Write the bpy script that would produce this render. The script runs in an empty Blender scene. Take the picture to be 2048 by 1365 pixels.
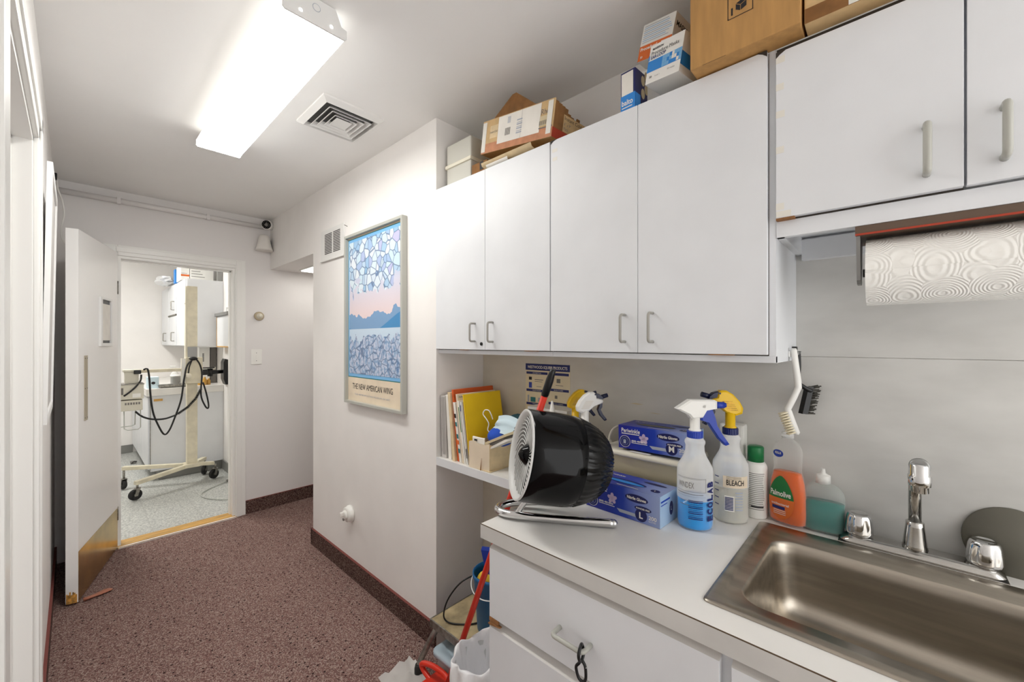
import bpy, bmesh, math, random
from mathutils import Vector, Matrix
random.seed(7)
SC = bpy.context.scene
COL = SC.collection
V = Vector
PI = math.pi
ORG = {}

# ------------------------------------------------------------ materials
def lin(c):
    o = []
    for x in c[:3]:
        x /= 255.0
        o.append(x / 12.92 if x <= .04045 else ((x + .055) / 1.055) ** 2.4)
    return (o[0], o[1], o[2], 1)

MATS = {}
def M(name, col, rough=.5, metal=0, var=None, bump=None, trans=0, coat=0, spec=.5, emit=0, alpha=1, aniso=0, ior=1.45, sss=0):
    """Principled material; var=(scale, amount[, stretch]) mottles the colour, bump=(scale, strength)."""
    m = bpy.data.materials.new(name)
    m.use_nodes = True
    nt = m.node_tree
    b = nt.nodes['Principled BSDF']
    L = nt.links
    b.inputs['Base Color'].default_value = lin(col)
    b.inputs['Roughness'].default_value = rough
    b.inputs['Metallic'].default_value = metal
    b.inputs['Transmission Weight'].default_value = trans
    b.inputs['Coat Weight'].default_value = coat
    b.inputs['Specular IOR Level'].default_value = spec
    b.inputs['Alpha'].default_value = alpha
    b.inputs['IOR'].default_value = ior
    b.inputs['Anisotropic'].default_value = aniso
    b.inputs['Subsurface Weight'].default_value = sss
    if emit:
        b.inputs['Emission Color'].default_value = lin(col)
        b.inputs['Emission Strength'].default_value = emit
    if var or bump:
        tc = nt.nodes.new('ShaderNodeTexCoord')
    if var:
        mp = nt.nodes.new('ShaderNodeMapping')
        mp.inputs['Scale'].default_value = var[2] if len(var) > 2 else (1, 1, 1)
        n = nt.nodes.new('ShaderNodeTexNoise')
        n.inputs['Scale'].default_value = var[0]
        n.inputs['Detail'].default_value = 5
        r = nt.nodes.new('ShaderNodeValToRGB')
        k = var[1]
        r.color_ramp.elements[0].position = .3
        r.color_ramp.elements[1].position = .7
        r.color_ramp.elements[0].color = lin([max(0, x * (1 - k)) for x in col])
        r.color_ramp.elements[1].color = lin([min(255, x * (1 + k * .6)) for x in col])
        L.new(tc.outputs['Object'], mp.inputs['Vector'])
        L.new(mp.outputs['Vector'], n.inputs['Vector'])
        L.new(n.outputs['Fac'], r.inputs['Fac'])
        L.new(r.outputs['Color'], b.inputs['Base Color'])
    if bump:
        n2 = nt.nodes.new('ShaderNodeTexNoise')
        n2.inputs['Scale'].default_value = bump[0]
        n2.inputs['Detail'].default_value = 3
        bp = nt.nodes.new('ShaderNodeBump')
        bp.inputs['Strength'].default_value = bump[1]
        bp.inputs['Distance'].default_value = bump[2] if len(bump) > 2 else .002
        L.new(tc.outputs['Object'], n2.inputs['Vector'])
        L.new(n2.outputs['Fac'], bp.inputs['Height'])
        L.new(bp.outputs['Normal'], b.inputs['Normal'])
    MATS[name] = m
    return m

def clear(name, col, op, rough=.05, spec=.5):
    """thin clear or milky plastic: part see-through, part tinted skin, glossy on top"""
    m = bpy.data.materials.new(name)
    m.use_nodes = True
    nt = m.node_tree
    nt.nodes.clear()
    out = nt.nodes.new('ShaderNodeOutputMaterial')
    tr = nt.nodes.new('ShaderNodeBsdfTransparent')
    pr = nt.nodes.new('ShaderNodeBsdfPrincipled')
    pr.inputs['Base Color'].default_value = lin(col)
    pr.inputs['Roughness'].default_value = rough
    pr.inputs['Specular IOR Level'].default_value = spec
    lw = nt.nodes.new('ShaderNodeLayerWeight')
    lw.inputs['Blend'].default_value = .3
    mr = nt.nodes.new('ShaderNodeMapRange')
    mr.inputs['To Min'].default_value = op
    mr.inputs['To Max'].default_value = min(1, op + .4)
    mx = nt.nodes.new('ShaderNodeMixShader')
    nt.links.new(lw.outputs['Facing'], mr.inputs['Value'])
    nt.links.new(mr.outputs['Result'], mx.inputs['Fac'])
    nt.links.new(tr.outputs[0], mx.inputs[1])
    nt.links.new(pr.outputs[0], mx.inputs[2])
    nt.links.new(mx.outputs[0], out.inputs['Surface'])
    MATS[name] = m

M('paint_wall', (236, 233, 230), .6, var=(3, .02), bump=(60, .12, .002))
M('paint_ceiling', (241, 240, 238), .75, var=(1.5, .015), bump=(30, .1, .003))
M('paint_back', (228, 225, 223), .45, bump=(25, .25, .003))
M('paint_trim', (236, 235, 231), .3, bump=(40, .08, .001))
M('paint_door', (246, 245, 243), .3)
M('laminate', (226, 228, 231), .38, var=(6, .015))
M('laminate_edge', (204, 201, 197), .4)
M('laminate_counter', (232, 230, 226), .25, var=(5, .02))
M('counter_band', (206, 204, 200), .4, var=(8, .03))
M('brown_line', (92, 74, 56), .7)
M('gap_dark', (58, 52, 46), .8)
M('raw_wood', (150, 104, 62), .8, var=(30, .2))
M('chip_wood', (205, 150, 70), .8, var=(60, .4))
M('tape', (228, 225, 216), .35)
M('grey_pull', (158, 155, 148), .35)
M('pale_pull', (178, 178, 170), .3)
M('chrome', (215, 215, 215), .07, 1)
M('chrome_worn', (188, 186, 182), .16, 1, bump=(90, .05, .001))
M('steel', (176, 168, 156), .3, 1, var=(5, .12, (6, .6, 9)), aniso=.3)
M('steel_dull', (150, 147, 140), .42, .9, var=(60, .2))
M('grey_metal', (150, 150, 148), .4, .6)
M('brass', (190, 158, 92), .24, 1, var=(6, .15))
M('bronze_plate', (176, 166, 146), .35, .8)
M('white_metal', (236, 236, 234), .35)
M('vent_metal', (226, 225, 222), .4)
M('holder_brown', (98, 80, 66), .5)
M('throat', (96, 96, 95), .7)
M('dial_bronze', (186, 172, 146), .35, .3)
M('black', (14, 14, 15), .35)
M('fan_black', (8, 8, 9), .2, spec=.4)
M('black_gloss', (5, 5, 6), .1, spec=.22)
M('end_print', (168, 194, 220), .4)
M('rubber', (34, 33, 32), .65)
M('dark_plate', (104, 101, 90), .5, var=(3, .08))
M('fan_grey', (214, 214, 212), .4)
M('cream_paint', (222, 214, 190), .4, var=(14, .06))
M('cream_case', (224, 218, 200), .4)
M('box_grey', (196, 194, 184), .45)
M('wood_sill', (206, 160, 84), .45, var=(10, .22, (1, 12, 1)))
M('cardboard', (186, 142, 86), .8, var=(50, .07, (1, 1, .15)))
M('cardboard_dark', (140, 98, 56), .85, var=(30, .1))
M('cardboard_pink', (196, 138, 104), .8, var=(30, .08))
M('cardboard_pale', (208, 176, 128), .8, var=(30, .06))
M('kraft_pale', (222, 200, 160), .8, var=(20, .07))
M('paper', (236, 232, 224), .8, var=(12, .03))
M('paper_cream', (230, 214, 190), .8, var=(8, .04))
M('paper_grey', (196, 192, 188), .8)
M('paper_tan', (212, 196, 160), .7, var=(5, .04))
M('ink', (34, 32, 34), .6)
M('ink_grey', (120, 116, 112), .7)
M('ink_navy', (30, 40, 104), .5)
M('ink_teal', (46, 120, 124), .6)
M('ink_pale', (172, 178, 190), .6)
M('orange_card', (206, 92, 40), .6)
M('orange_print', (222, 110, 46), .5)
M('red_print', (170, 60, 36), .6)
M('bound_edge', (122, 66, 60), .8)
M('chart_paper', (236, 222, 190), .7, var=(5, .04))
M('yellow_folder', (252, 208, 30), .5, var=(6, .05))
M('sky_print', (44, 134, 214), .4)
M('sky_print_pale', (120, 180, 226), .4)
M('royal', (34, 62, 166), .35)
M('navy_plastic', (26, 38, 96), .3)
M('navy_print', (30, 34, 90), .4)
M('navy_gloss', (24, 30, 62), .3)
M('lilac_print', (196, 176, 206), .5)
M('white_plastic', (238, 237, 232), .3)
M('yellow_plastic', (242, 196, 26), .3)
M('green_cap', (18, 116, 62), .35)
M('green_print', (24, 110, 50), .4)
M('blue_bucket', (24, 96, 148), .4)
M('blue_cloth', (38, 82, 190), .85, bump=(200, .3, .002))
M('teal_cloth', (24, 62, 70), .9)
M('mask_blue', (206, 226, 236), .8)
M('red_plastic', (214, 50, 28), .35)
M('lid_blue', (170, 186, 196), .4)
M('bin_tub', (206, 208, 208), .4)
M('sponge', (238, 196, 60), .9, bump=(90, .6, .004))
M('towel_terry', (226, 220, 208), .95, bump=(220, .9, .006))
M('bristle_white', (234, 224, 196), .8)
M('bristle_grey', (70, 68, 62), .9)
M('sconce', (226, 222, 216), .5)
M('beige', (214, 204, 184), .35)
M('bag', (236, 236, 238), .35, bump=(24, .5, .01))
M('foil', (235, 236, 238), .5, .6, bump=(60, .6, .004))
M('stool_top', (176, 158, 122), .7, var=(14, .22))
M('doorstop', (170, 108, 84), .4)
M('cove_grey', (128, 128, 124), .5)
M('wire_grey', (190, 192, 186), .5)
M('amber', (196, 150, 70), .3)
M('box_stand', (214, 210, 194), .45)
clear('milky', (246, 246, 244), .45, .25)
clear('wet_plastic', (240, 240, 240), .03, .08)
clear('clear_plastic', (230, 230, 226), .06, .05)
clear('milky_teal', (220, 230, 226), .13, .2)
clear('liquid_blue', (0, 150, 228), .95, .1, .2)
clear('liquid_clear', (226, 224, 212), .5, .1)
clear('liquid_orange', (240, 104, 0), .9, .05, .15)
clear('liquid_teal', (0, 124, 116), .95, .1, .2)
clear('tub_cream', (232, 220, 184), .8, .3)
M('diffuser', (255, 254, 250), .5, emit=13)
M('diffuser_side', (255, 254, 250), .5, emit=.9)
M('added_panel_glow', (255, 253, 248), .5, emit=14)
M('panel_light', (255, 252, 246), .5, emit=2.6)

def new_nodes(name):
    m = bpy.data.materials.new(name)
    m.use_nodes = True
    MATS[name] = m
    nt = m.node_tree
    return nt, nt.nodes['Principled BSDF'], nt.nodes, nt.links
def ramp(nd, stops, interp='LINEAR'):
    r = nd.new('ShaderNodeValToRGB')
    r.color_ramp.interpolation = interp
    e = r.color_ramp.elements
    while len(e) < len(stops): e.new(.5)
    for k, (p, c) in enumerate(stops):
        e[k].position = p
        e[k].color = lin(c)
    return r

def carpet(name, cols, dots=True):
    nt, b, nd, L = new_nodes(name)
    tc = nd.new('ShaderNodeTexCoord')
    vo = nd.new('ShaderNodeTexVoronoi'); vo.inputs['Scale'].default_value = 260
    sep = nd.new('ShaderNodeSeparateColor')
    no = nd.new('ShaderNodeTexNoise'); no.inputs['Scale'].default_value = 3.5; no.inputs['Detail'].default_value = 4
    ad = nd.new('ShaderNodeMath'); ad.operation = 'MULTIPLY_ADD'; ad.inputs[1].default_value = .35
    sb = nd.new('ShaderNodeMath'); sb.operation = 'SUBTRACT'; sb.inputs[1].default_value = .175
    r = ramp(nd, [(0, cols[0]), (.3, cols[1]), (.55, cols[2]), (.8, cols[3])], 'CONSTANT')
    for k in range(1): pass
    L.new(tc.outputs['Object'], vo.inputs['Vector'])
    L.new(tc.outputs['Object'], no.inputs['Vector'])
    L.new(vo.outputs['Color'], sep.inputs[0])
    L.new(no.outputs['Fac'], ad.inputs[0]); L.new(sep.outputs[0], ad.inputs[2])
    L.new(ad.outputs[0], sb.inputs[0]); L.new(sb.outputs[0], r.inputs['Fac'])
    last = r.outputs['Color']
    if dots:
        v2 = nd.new('ShaderNodeTexVoronoi'); v2.inputs['Scale'].default_value = 34; v2.inputs['Randomness'].default_value = .35
        lt = nd.new('ShaderNodeMath'); lt.operation = 'LESS_THAN'; lt.inputs[1].default_value = .17
        mx = nd.new('ShaderNodeMix'); mx.data_type = 'RGBA'
        mx.inputs[7].default_value = lin((52, 36, 36))
        L.new(tc.outputs['Object'], v2.inputs['Vector'])
        L.new(v2.outputs['Distance'], lt.inputs[0])
        L.new(lt.outputs[0], mx.inputs[0]); L.new(last, mx.inputs[6])
        last = mx.outputs[2]
    L.new(last, b.inputs['Base Color'])
    bp = nd.new('ShaderNodeBump'); bp.inputs['Strength'].default_value = .7; bp.inputs['Distance'].default_value = .003
    L.new(vo.outputs['Distance'], bp.inputs['Height']); L.new(bp.outputs['Normal'], b.inputs['Normal'])
    b.inputs['Roughness'].default_value = .95
    b.inputs['Specular IOR Level'].default_value = .1
carpet('carpet', [(106, 80, 75), (142, 114, 107), (166, 146, 137), (124, 93, 88)])
carpet('carpet_base', [(64, 44, 42), (98, 76, 70), (128, 108, 98), (80, 56, 54)], False)

def vinyl():
    nt, b, nd, L = new_nodes('vinyl')
    tc = nd.new('ShaderNodeTexCoord')
    n1 = nd.new('ShaderNodeTexNoise'); n1.inputs['Scale'].default_value = 85; n1.inputs['Detail'].default_value = 6
    r = ramp(nd, [(.35, (150, 152, 150)), (.5, (186, 188, 184)), (.68, (216, 216, 210))])
    br = nd.new('ShaderNodeTexBrick'); br.offset = 0
    br.inputs['Scale'].default_value = 1; br.inputs['Mortar Size'].default_value = .002
    br.inputs['Brick Width'].default_value = .305; br.inputs['Row Height'].default_value = .305
    br.inputs['Mortar'].default_value = lin((170, 171, 167))
    L.new(tc.outputs['Object'], n1.inputs['Vector']); L.new(tc.outputs['Object'], br.inputs['Vector'])
    L.new(n1.outputs['Fac'], r.inputs['Fac'])
    L.new(r.outputs['Color'], br.inputs['Color1']); L.new(r.outputs['Color'], br.inputs['Color2'])
    L.new(br.outputs['Color'], b.inputs['Base Color'])
    b.inputs['Roughness'].default_value = .35
vinyl()

def splash():
    # grey laminate wall panel, faint mottling, yellowed towards the shelf end with a few scuffs
    nt, b, nd, L = new_nodes('splash')
    tc = nd.new('ShaderNodeTexCoord')
    n1 = nd.new('ShaderNodeTexNoise'); n1.inputs['Scale'].default_value = 5; n1.inputs['Detail'].default_value = 8
    mp = nd.new('ShaderNodeMapping'); mp.inputs['Scale'].default_value = (1, 1, 2.5)
    r = ramp(nd, [(.3, (200, 199, 195)), (.7, (215, 214, 210))])
    L.new(tc.outputs['Object'], mp.inputs['Vector']); L.new(mp.outputs['Vector'], n1.inputs['Vector'])
    L.new(n1.outputs['Fac'], r.inputs['Fac'])
    n2 = nd.new('ShaderNodeTexNoise'); n2.inputs['Scale'].default_value = 2.2; n2.inputs['Detail'].default_value = 5
    sx = nd.new('ShaderNodeSeparateXYZ')
    mr = nd.new('ShaderNodeMapRange')
    mr.inputs['From Min'].default_value = .3; mr.inputs['From Max'].default_value = 1.7
    ml = nd.new('ShaderNodeMath'); ml.operation = 'MULTIPLY'
    mx = nd.new('ShaderNodeMix'); mx.data_type = 'RGBA'
    mx.inputs[7].default_value = lin((222, 206, 174))
    L.new(tc.outputs['Object'], n2.inputs['Vector']); L.new(tc.outputs['Object'], sx.inputs[0])
    L.new(sx.outputs['Y'], mr.inputs['Value'])
    L.new(mr.outputs['Result'], ml.inputs[0]); L.new(n2.outputs['Fac'], ml.inputs[1])
    L.new(ml.outputs[0], mx.inputs[0]); L.new(r.outputs['Color'], mx.inputs[6])
    L.new(mx.outputs[2], b.inputs['Base Color'])
    b.inputs['Roughness'].default_value = .45
splash()

def quilt():
    # paper towel: embossed rings
    nt, b, nd, L = new_nodes('quilt')
    b.inputs['Base Color'].default_value = lin((244, 243, 238)); b.inputs['Roughness'].default_value = .9
    tc = nd.new('ShaderNodeTexCoord')
    v = nd.new('ShaderNodeTexVoronoi'); v.inputs['Scale'].default_value = 17; v.inputs['Randomness'].default_value = .6
    mu = nd.new('ShaderNodeMath'); mu.operation = 'MULTIPLY'; mu.inputs[1].default_value = 78
    si = nd.new('ShaderNodeMath'); si.operation = 'SINE'
    bp = nd.new('ShaderNodeBump'); bp.inputs['Strength'].default_value = .4; bp.inputs['Distance'].default_value = .0015
    L.new(tc.outputs['Object'], v.inputs['Vector']); L.new(v.outputs['Distance'], mu.inputs[0])
    L.new(mu.outputs[0], si.inputs[0]); L.new(si.outputs[0], bp.inputs['Height']); L.new(bp.outputs['Normal'], b.inputs['Normal'])
quilt()

def glove_print(name, dim=1):
    # printed carton face: deep blue on one end paling to lilac grey on the other
    nt, b, nd, L = new_nodes(name)
    tc = nd.new('ShaderNodeTexCoord'); sx = nd.new('ShaderNodeSeparateXYZ')
    mr = nd.new('ShaderNodeMapRange')
    mr.inputs['From Min'].default_value = -.13; mr.inputs['From Max'].default_value = .13
    n = nd.new('ShaderNodeTexNoise'); n.inputs['Scale'].default_value = 9
    ad = nd.new('ShaderNodeMath'); ad.operation = 'MULTIPLY_ADD'; ad.inputs[1].default_value = .25
    r = ramp(nd, [(.15, (150, 165, 205)), (.36, (126, 142, 200)), (.58, (36, 64, 170)), (1, (24, 32, 140))])
    L.new(tc.outputs['Object'], sx.inputs[0]); L.new(sx.outputs['Y'], mr.inputs['Value'])
    L.new(tc.outputs['Object'], n.inputs['Vector']); L.new(n.outputs['Fac'], ad.inputs[0]); L.new(mr.outputs['Result'], ad.inputs[2])
    L.new(ad.outputs[0], r.inputs['Fac']); L.new(r.outputs['Color'], b.inputs['Base Color'])
    b.inputs['Roughness'].default_value = .35
glove_print('glove_print')

def art():
    # generic leaded-glass style landscape: pale cells, soft hills and a lake (local Y across, Z up)
    nt, b, nd, L = new_nodes('art')
    tc = nd.new('ShaderNodeTexCoord'); sx = nd.new('ShaderNodeSeparateXYZ')
    L.new(tc.outputs['Object'], sx.inputs[0])
    def math_(op, a, bb=None, c=None):
        n = nd.new('ShaderNodeMath'); n.operation = op
        for k, x in enumerate((a, bb, c)):
            if x is None: continue
            if isinstance(x, (int, float)): n.inputs[k].default_value = x
            else: L.new(x, n.inputs[k])
        return n.outputs[0]
    def mix(f, a, c):
        n = nd.new('ShaderNodeMix'); n.data_type = 'RGBA'
        if isinstance(f, (int, float)): n.inputs[0].default_value = f
        else: L.new(f, n.inputs[0])
        for k, x in ((6, a), (7, c)):
            if isinstance(x, tuple): n.inputs[k].default_value = lin(x)
            else: L.new(x, n.inputs[k])
        return n.outputs[2]
    def noise(s, d=3):
        n = nd.new('ShaderNodeTexNoise'); n.inputs['Scale'].default_value = s; n.inputs['Detail'].default_value = d
        L.new(tc.outputs['Object'], n.inputs['Vector']); return n.outputs['Fac']
    y, z = sx.outputs['Y'], sx.outputs['Z']
    sky = ramp(nd, [(.0, (226, 206, 206)), (.35, (206, 206, 222)), (.7, (140, 178, 214)), (1, (110, 164, 208))])
    mr = nd.new('ShaderNodeMapRange'); mr.inputs['From Min'].default_value = .34; mr.inputs['From Max'].default_value = .85
    L.new(z, mr.inputs['Value']); L.new(mr.outputs['Result'], sky.inputs['Fac'])
    col = sky.outputs['Color']
    # far and near hills
    h1 = math_('MULTIPLY_ADD', noise(5.5), .22, .24)
    col = mix(math_('LESS_THAN', z, h1), col, (122, 158, 196))
    h2 = math_('MULTIPLY_ADD', math_('SINE', math_('MULTIPLY_ADD', y, -6.0, -1.0)), .07, .30)
    col = mix(math_('LESS_THAN', z, h2), col, (70, 138, 190))
    col = mix(math_('LESS_THAN', z, .262), col, (196, 214, 230))
    h3 = math_('MULTIPLY_ADD', noise(16), .22, .10)
    gr = ramp(nd, [(.3, (92, 126, 176)), (.45, (150, 176, 206)), (.58, (204, 208, 224)), (.7, (110, 150, 190))])
    L.new(noise(34, 5), gr.inputs['Fac'])
    col = mix(math_('LESS_THAN', z, h3), col, gr.outputs['Color'])
    # pale glass cells across the top
    vo = nd.new('ShaderNodeTexVoronoi'); vo.inputs['Scale'].default_value = 21
    L.new(tc.outputs['Object'], vo.inputs['Vector'])
    sp = nd.new('ShaderNodeSeparateColor'); L.new(vo.outputs['Color'], sp.inputs[0])
    cr = ramp(nd, [(0, (196, 218, 230)), (.4, (222, 228, 234)), (.7, (150, 188, 218)), (1, (190, 186, 220))])
    L.new(sp.outputs[0], cr.inputs['Fac'])
    top = math_('GREATER_THAN', math_('MULTIPLY_ADD', noise(7, 4), .6, z), .82)
    col = mix(top, col, cr.outputs['Color'])
    ve = nd.new('ShaderNodeTexVoronoi'); ve.feature = 'DISTANCE_TO_EDGE'; ve.inputs['Scale'].default_value = 21
    L.new(tc.outputs['Object'], ve.inputs['Vector'])
    lead = math_('LESS_THAN', ve.outputs['Distance'], .05)
    zone = math_('MAXIMUM', top, math_('LESS_THAN', z, h3))
    col = mix(math_('MULTIPLY', math_('MULTIPLY', lead, zone), .8), col, (84, 110, 150))
    L.new(col, b.inputs['Base Color'])
    b.inputs['Roughness'].default_value = .5
art()
clear('pane', (240, 242, 242), .03, .03)

# ------------------------------------------------------------ mesh building
TXT = {}
def text_geo(s, bold):
    if (s, bold) in TXT: return TXT[(s, bold)]
    c = bpy.data.curves.new('t', 'FONT'); c.body = s; c.size = 1; c.offset = bold; c.resolution_u = 3
    o = bpy.data.objects.new('t', c); COL.objects.link(o)
    bpy.context.view_layer.update()
    me = bpy.data.meshes.new_from_object(o.evaluated_get(bpy.context.evaluated_depsgraph_get()))
    vs = [(v.co.x, v.co.y) for v in me.vertices]; fs = [tuple(p.vertices) for p in me.polygons]
    bpy.data.objects.remove(o); bpy.data.curves.remove(c); bpy.data.meshes.remove(me)
    x0 = min(v[0] for v in vs); x1 = max(v[0] for v in vs)
    TXT[(s, bold)] = ([(v[0] - x0, v[1]) for v in vs], fs, x1 - x0)
    return TXT[(s, bold)]

class MB:
    def __init__(s): s.bm = bmesh.new(); s.mats = []; s.T = Matrix()
    def mi(s, m):
        if m not in s.mats: s.mats.append(m)
        return s.mats.index(m)
    def v(s, p): return s.bm.verts.new(s.T @ V(p))
    def f(s, vs, m, smooth=False):
        try: fc = s.bm.faces.new(vs)
        except ValueError: return None
        fc.material_index = s.mi(m); fc.smooth = smooth
        return fc
    def box(s, x0, x1, y0, y1, z0, z1, m, bev=0, sides=None):
        p = [(x, y, z) for z in (z0, z1) for y in (y0, y1) for x in (x0, x1)]
        vs = [s.v(q) for q in p]
        fs = {}
        for k, idx in dict(zn=(0, 2, 3, 1), zp=(4, 5, 7, 6), yn=(0, 1, 5, 4), yp=(2, 6, 7, 3), xn=(0, 4, 6, 2), xp=(1, 3, 7, 5)).items():
            fs[k] = s.f([vs[i] for i in idx], (sides or {}).get(k, m))
        if bev:
            ed = list({e for fc in fs.values() for e in fc.edges})
            bmesh.ops.bevel(s.bm, geom=ed, offset=bev, segments=2, profile=.6, affect='EDGES')
        return s
    def poly(s, pts, m): s.f([s.v(p) for p in pts], m); return s
    def prism(s, pts, d, m, smooth=False):
        """extrude polygon pts (3D) by vector d"""
        a = [s.v(p) for p in pts]; b = [s.v(V(p) + V(d)) for p in pts]
        s.f(a, m); s.f(b[::-1], m)
        n = len(a)
        for i in range(n): s.f([a[i], b[i], b[(i + 1) % n], a[(i + 1) % n]], m, smooth)
        return s
    def loft(s, rings, m, caps=(True, True), smooth=True, closed=True, loop=False):
        R = [[s.v(p) for p in r] for r in rings]
        n = len(R[0])
        for a, b in zip(R, R[1:] + ([R[0]] if loop else [])):
            for i in range(n if closed else n - 1):
                s.f([a[i], a[(i + 1) % n], b[(i + 1) % n], b[i]], m, smooth)
        if caps[0]: s.f(R[0][::-1], m)
        if caps[1]: s.f(R[-1], m)
        return s
    def lathe(s, prof, m, n=32, c=(0, 0, 0), ax=(0, 0, 1), caps=(True, True), sq=1, smooth=True, rot=0):
        ax = V(ax).normalized()
        u = ax.orthogonal().normalized() if abs(ax.z) < .999 else V((1, 0, 0)); w = ax.cross(u)
        rings = [[V(c) + ax * z + u * (r * math.cos(2 * PI * i / n + rot)) + w * (r * sq * math.sin(2 * PI * i / n + rot)) for i in range(n)] for r, z in prof]
        return s.loft(rings, m, caps, smooth)
    def cyl(s, p0, p1, r0, m, r1=None, n=24, smooth=True):
        p0, p1 = V(p0), V(p1)
        return s.lathe([(r0, 0), (r0 if r1 is None else r1, (p1 - p0).length)], m, n, p0, p1 - p0, smooth=smooth)
    def tube(s, pts, r, m, n=10, sub=0, closed=False, rv=None):
        P = [V(p) for p in pts]
        if sub:
            Q = []; N = len(P)
            rng = range(N if closed else N - 1)
            for i in rng:
                g = lambda k: P[k % N] if closed else P[max(0, min(N - 1, k))]
                a, b, c, d = g(i - 1), g(i), g(i + 1), g(i + 2)
                for k in range(sub):
                    t = k / sub
                    Q.append(.5 * (2 * b + (c - a) * t + (2 * a - 5 * b + 4 * c - d) * t * t + (3 * b - a - 3 * c + d) * t ** 3))
            if not closed: Q.append(P[-1])
            P = Q
        N = len(P); rings = []; u = None
        for i, p in enumerate(P):
            t = (P[(i + 1) % N] - P[i - 1]) if closed else (P[min(i + 1, N - 1)] - P[max(i - 1, 0)])
            t.normalize()
            u = t.orthogonal().normalized() if u is None else (u - t * u.dot(t)).normalized()
            w = t.cross(u); rr = rv(i / (N - 1)) if rv else r
            rings.append([p + u * (rr * math.cos(2 * PI * k / n)) + w * (rr * math.sin(2 * PI * k / n)) for k in range(n)])
        return s.loft(rings, m, (not closed, not closed), True, True, closed)
    def ball(s, c, r, m, sx=1, sy=1, sz=1, n=20):
        prof = [(max(1e-4, math.sin(PI * k / 12)), -math.cos(PI * k / 12)) for k in range(13)]
        rings = [[V(c) + V((r * sx * q * math.cos(2 * PI * i / n), r * sy * q * math.sin(2 * PI * i / n), r * sz * z)) for i in range(n)] for q, z in prof]
        return s.loft(rings, m)
    def rect(s, o, R, U, w, h, m, off=.0004):
        """flat print: lower left corner o, right R, up U"""
        R, U = V(R).normalized(), V(U).normalized(); N = R.cross(U); o = V(o) + N * off
        return s.poly([o, o + R * w, o + R * w + U * h, o + U * h], m)
    def disc(s, o, R, U, rx, ry, m, off=.0006, n=28):
        R, U = V(R).normalized(), V(U).normalized(); N = R.cross(U); o = V(o) + N * off
        return s.poly([o + R * (rx * math.cos(2 * PI * k / n)) + U * (ry * math.sin(2 * PI * k / n)) for k in range(n)], m)
    def text(s, t, h, o, R, U, m, width=None, bold=0, off=.0008, al='l', fn=None):
        vs, fs, w = text_geo(t, bold)
        k = h / .7; kx = width / w if width else k
        R, U = V(R).normalized(), V(U).normalized(); N = R.cross(U); o = V(o) + N * off
        x0 = {'l': 0, 'c': -w * kx / 2, 'r': -w * kx}[al]
        if fn: P = [s.v(fn(x0 + x * kx, y * k)) for x, y in vs]
        else: P = [s.v(o + R * (x0 + x * kx) + U * (y * k)) for x, y in vs]
        for f in fs: s.f([P[i] for i in f], m)
        return s
    def wrap(s, c, r, a0, a1, z0, z1, m, n=10, sq=1):
        """print wrapped on an upright cylinder"""
        rings = [[V(c) + V((r * math.cos(a), r * sq * math.sin(a), z)) for z in (z0, z1)] for a in [a0 + (a1 - a0) * k / n for k in range(n + 1)]]
        return s.loft(rings, m, (False, False), True, False)
    def build(s, name, parent=None, w=True, kind=None, label=None, cat=None, group=None, subd=0):
        bm = s.bm
        bmesh.ops.recalc_face_normals(bm, faces=bm.faces[:])
        o0 = V((0, 0, 0))
        if parent is not None:
            if w: o0 = ORG[parent.name]
        elif w:
            xs = [v.co for v in bm.verts]
            lo = [min(c[k] for c in xs) for k in range(3)]; hi = [max(c[k] for c in xs) for k in range(3)]
            o0 = V(((lo[0] + hi[0]) / 2, (lo[1] + hi[1]) / 2, lo[2]))
        if o0.length: bmesh.ops.translate(bm, vec=-o0, verts=bm.verts[:])
        me = bpy.data.meshes.new(name); bm.to_mesh(me); bm.free()
        for m in s.mats: me.materials.append(MATS[m])
        o = bpy.data.objects.new(name, me); COL.objects.link(o)
        if parent is not None: o.parent = parent
        else: o.location = o0
        ORG[o.name] = o0 if w else V((0, 0, 0))
        if subd:
            md = o.modifiers.new('sub', 'SUBSURF'); md.levels = md.render_levels = subd
        return tag(o, label, cat, group, kind)

def tag(o, label=None, cat=None, group=None, kind=None):
    if label: o['label'] = label
    if cat: o['category'] = cat
    if group: o['group'] = group
    if kind: o['kind'] = kind
    return o
def thing(name, label, cat, loc=(0, 0, 0), rz=0, group=None):
    o = bpy.data.objects.new(name, None); COL.objects.link(o)
    o.empty_display_size = .05
    o.location = loc; o.rotation_euler = (0, 0, rz)
    ORG[o.name] = V(loc)
    return tag(o, label, cat, group)
def copy_tree(o, parent=None):
    c = o.copy(); COL.objects.link(c)
    if parent: c.parent = parent
    for ch in [x for x in COL.objects if x.parent == o]: copy_tree(ch, c)
    return c
# facing frames: on a face that looks towards -X the reader's right is -Y
RX, UZ = (0, -1, 0), (0, 0, 1)
# ============================================================ THE SETTING
ZC = 2.465          # ceiling
XW = 1.15           # corridor's right wall
XL = -.085          # corridor's left wall
YB = 3.916          # far wall
YN = 1.556          # side of the counter alcove
XB = 1.45           # back of the alcove
S = 'structure'
MB().box(-1.7, 2.8, -1.7, YB, -.1, 0, 'carpet').build('floor', kind=S)
b = MB().box(-2.0, 2.2, YB - .0, YB + .08, -.1, -.002, 'vinyl').box(-2.0, 2.2, YB + .08, 7.3, -.1, -.003, 'vinyl').build('floor', kind=S)
MB().box(-1.7, 2.8, -1.7, YB, ZC, ZC + .1, 'paint_ceiling').build('ceiling', kind=S)
MB().box(-2.0, 2.2, YB + .1, 7.3, 2.62, 2.72, 'paint_ceiling').build('ceiling', kind=S)
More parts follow.
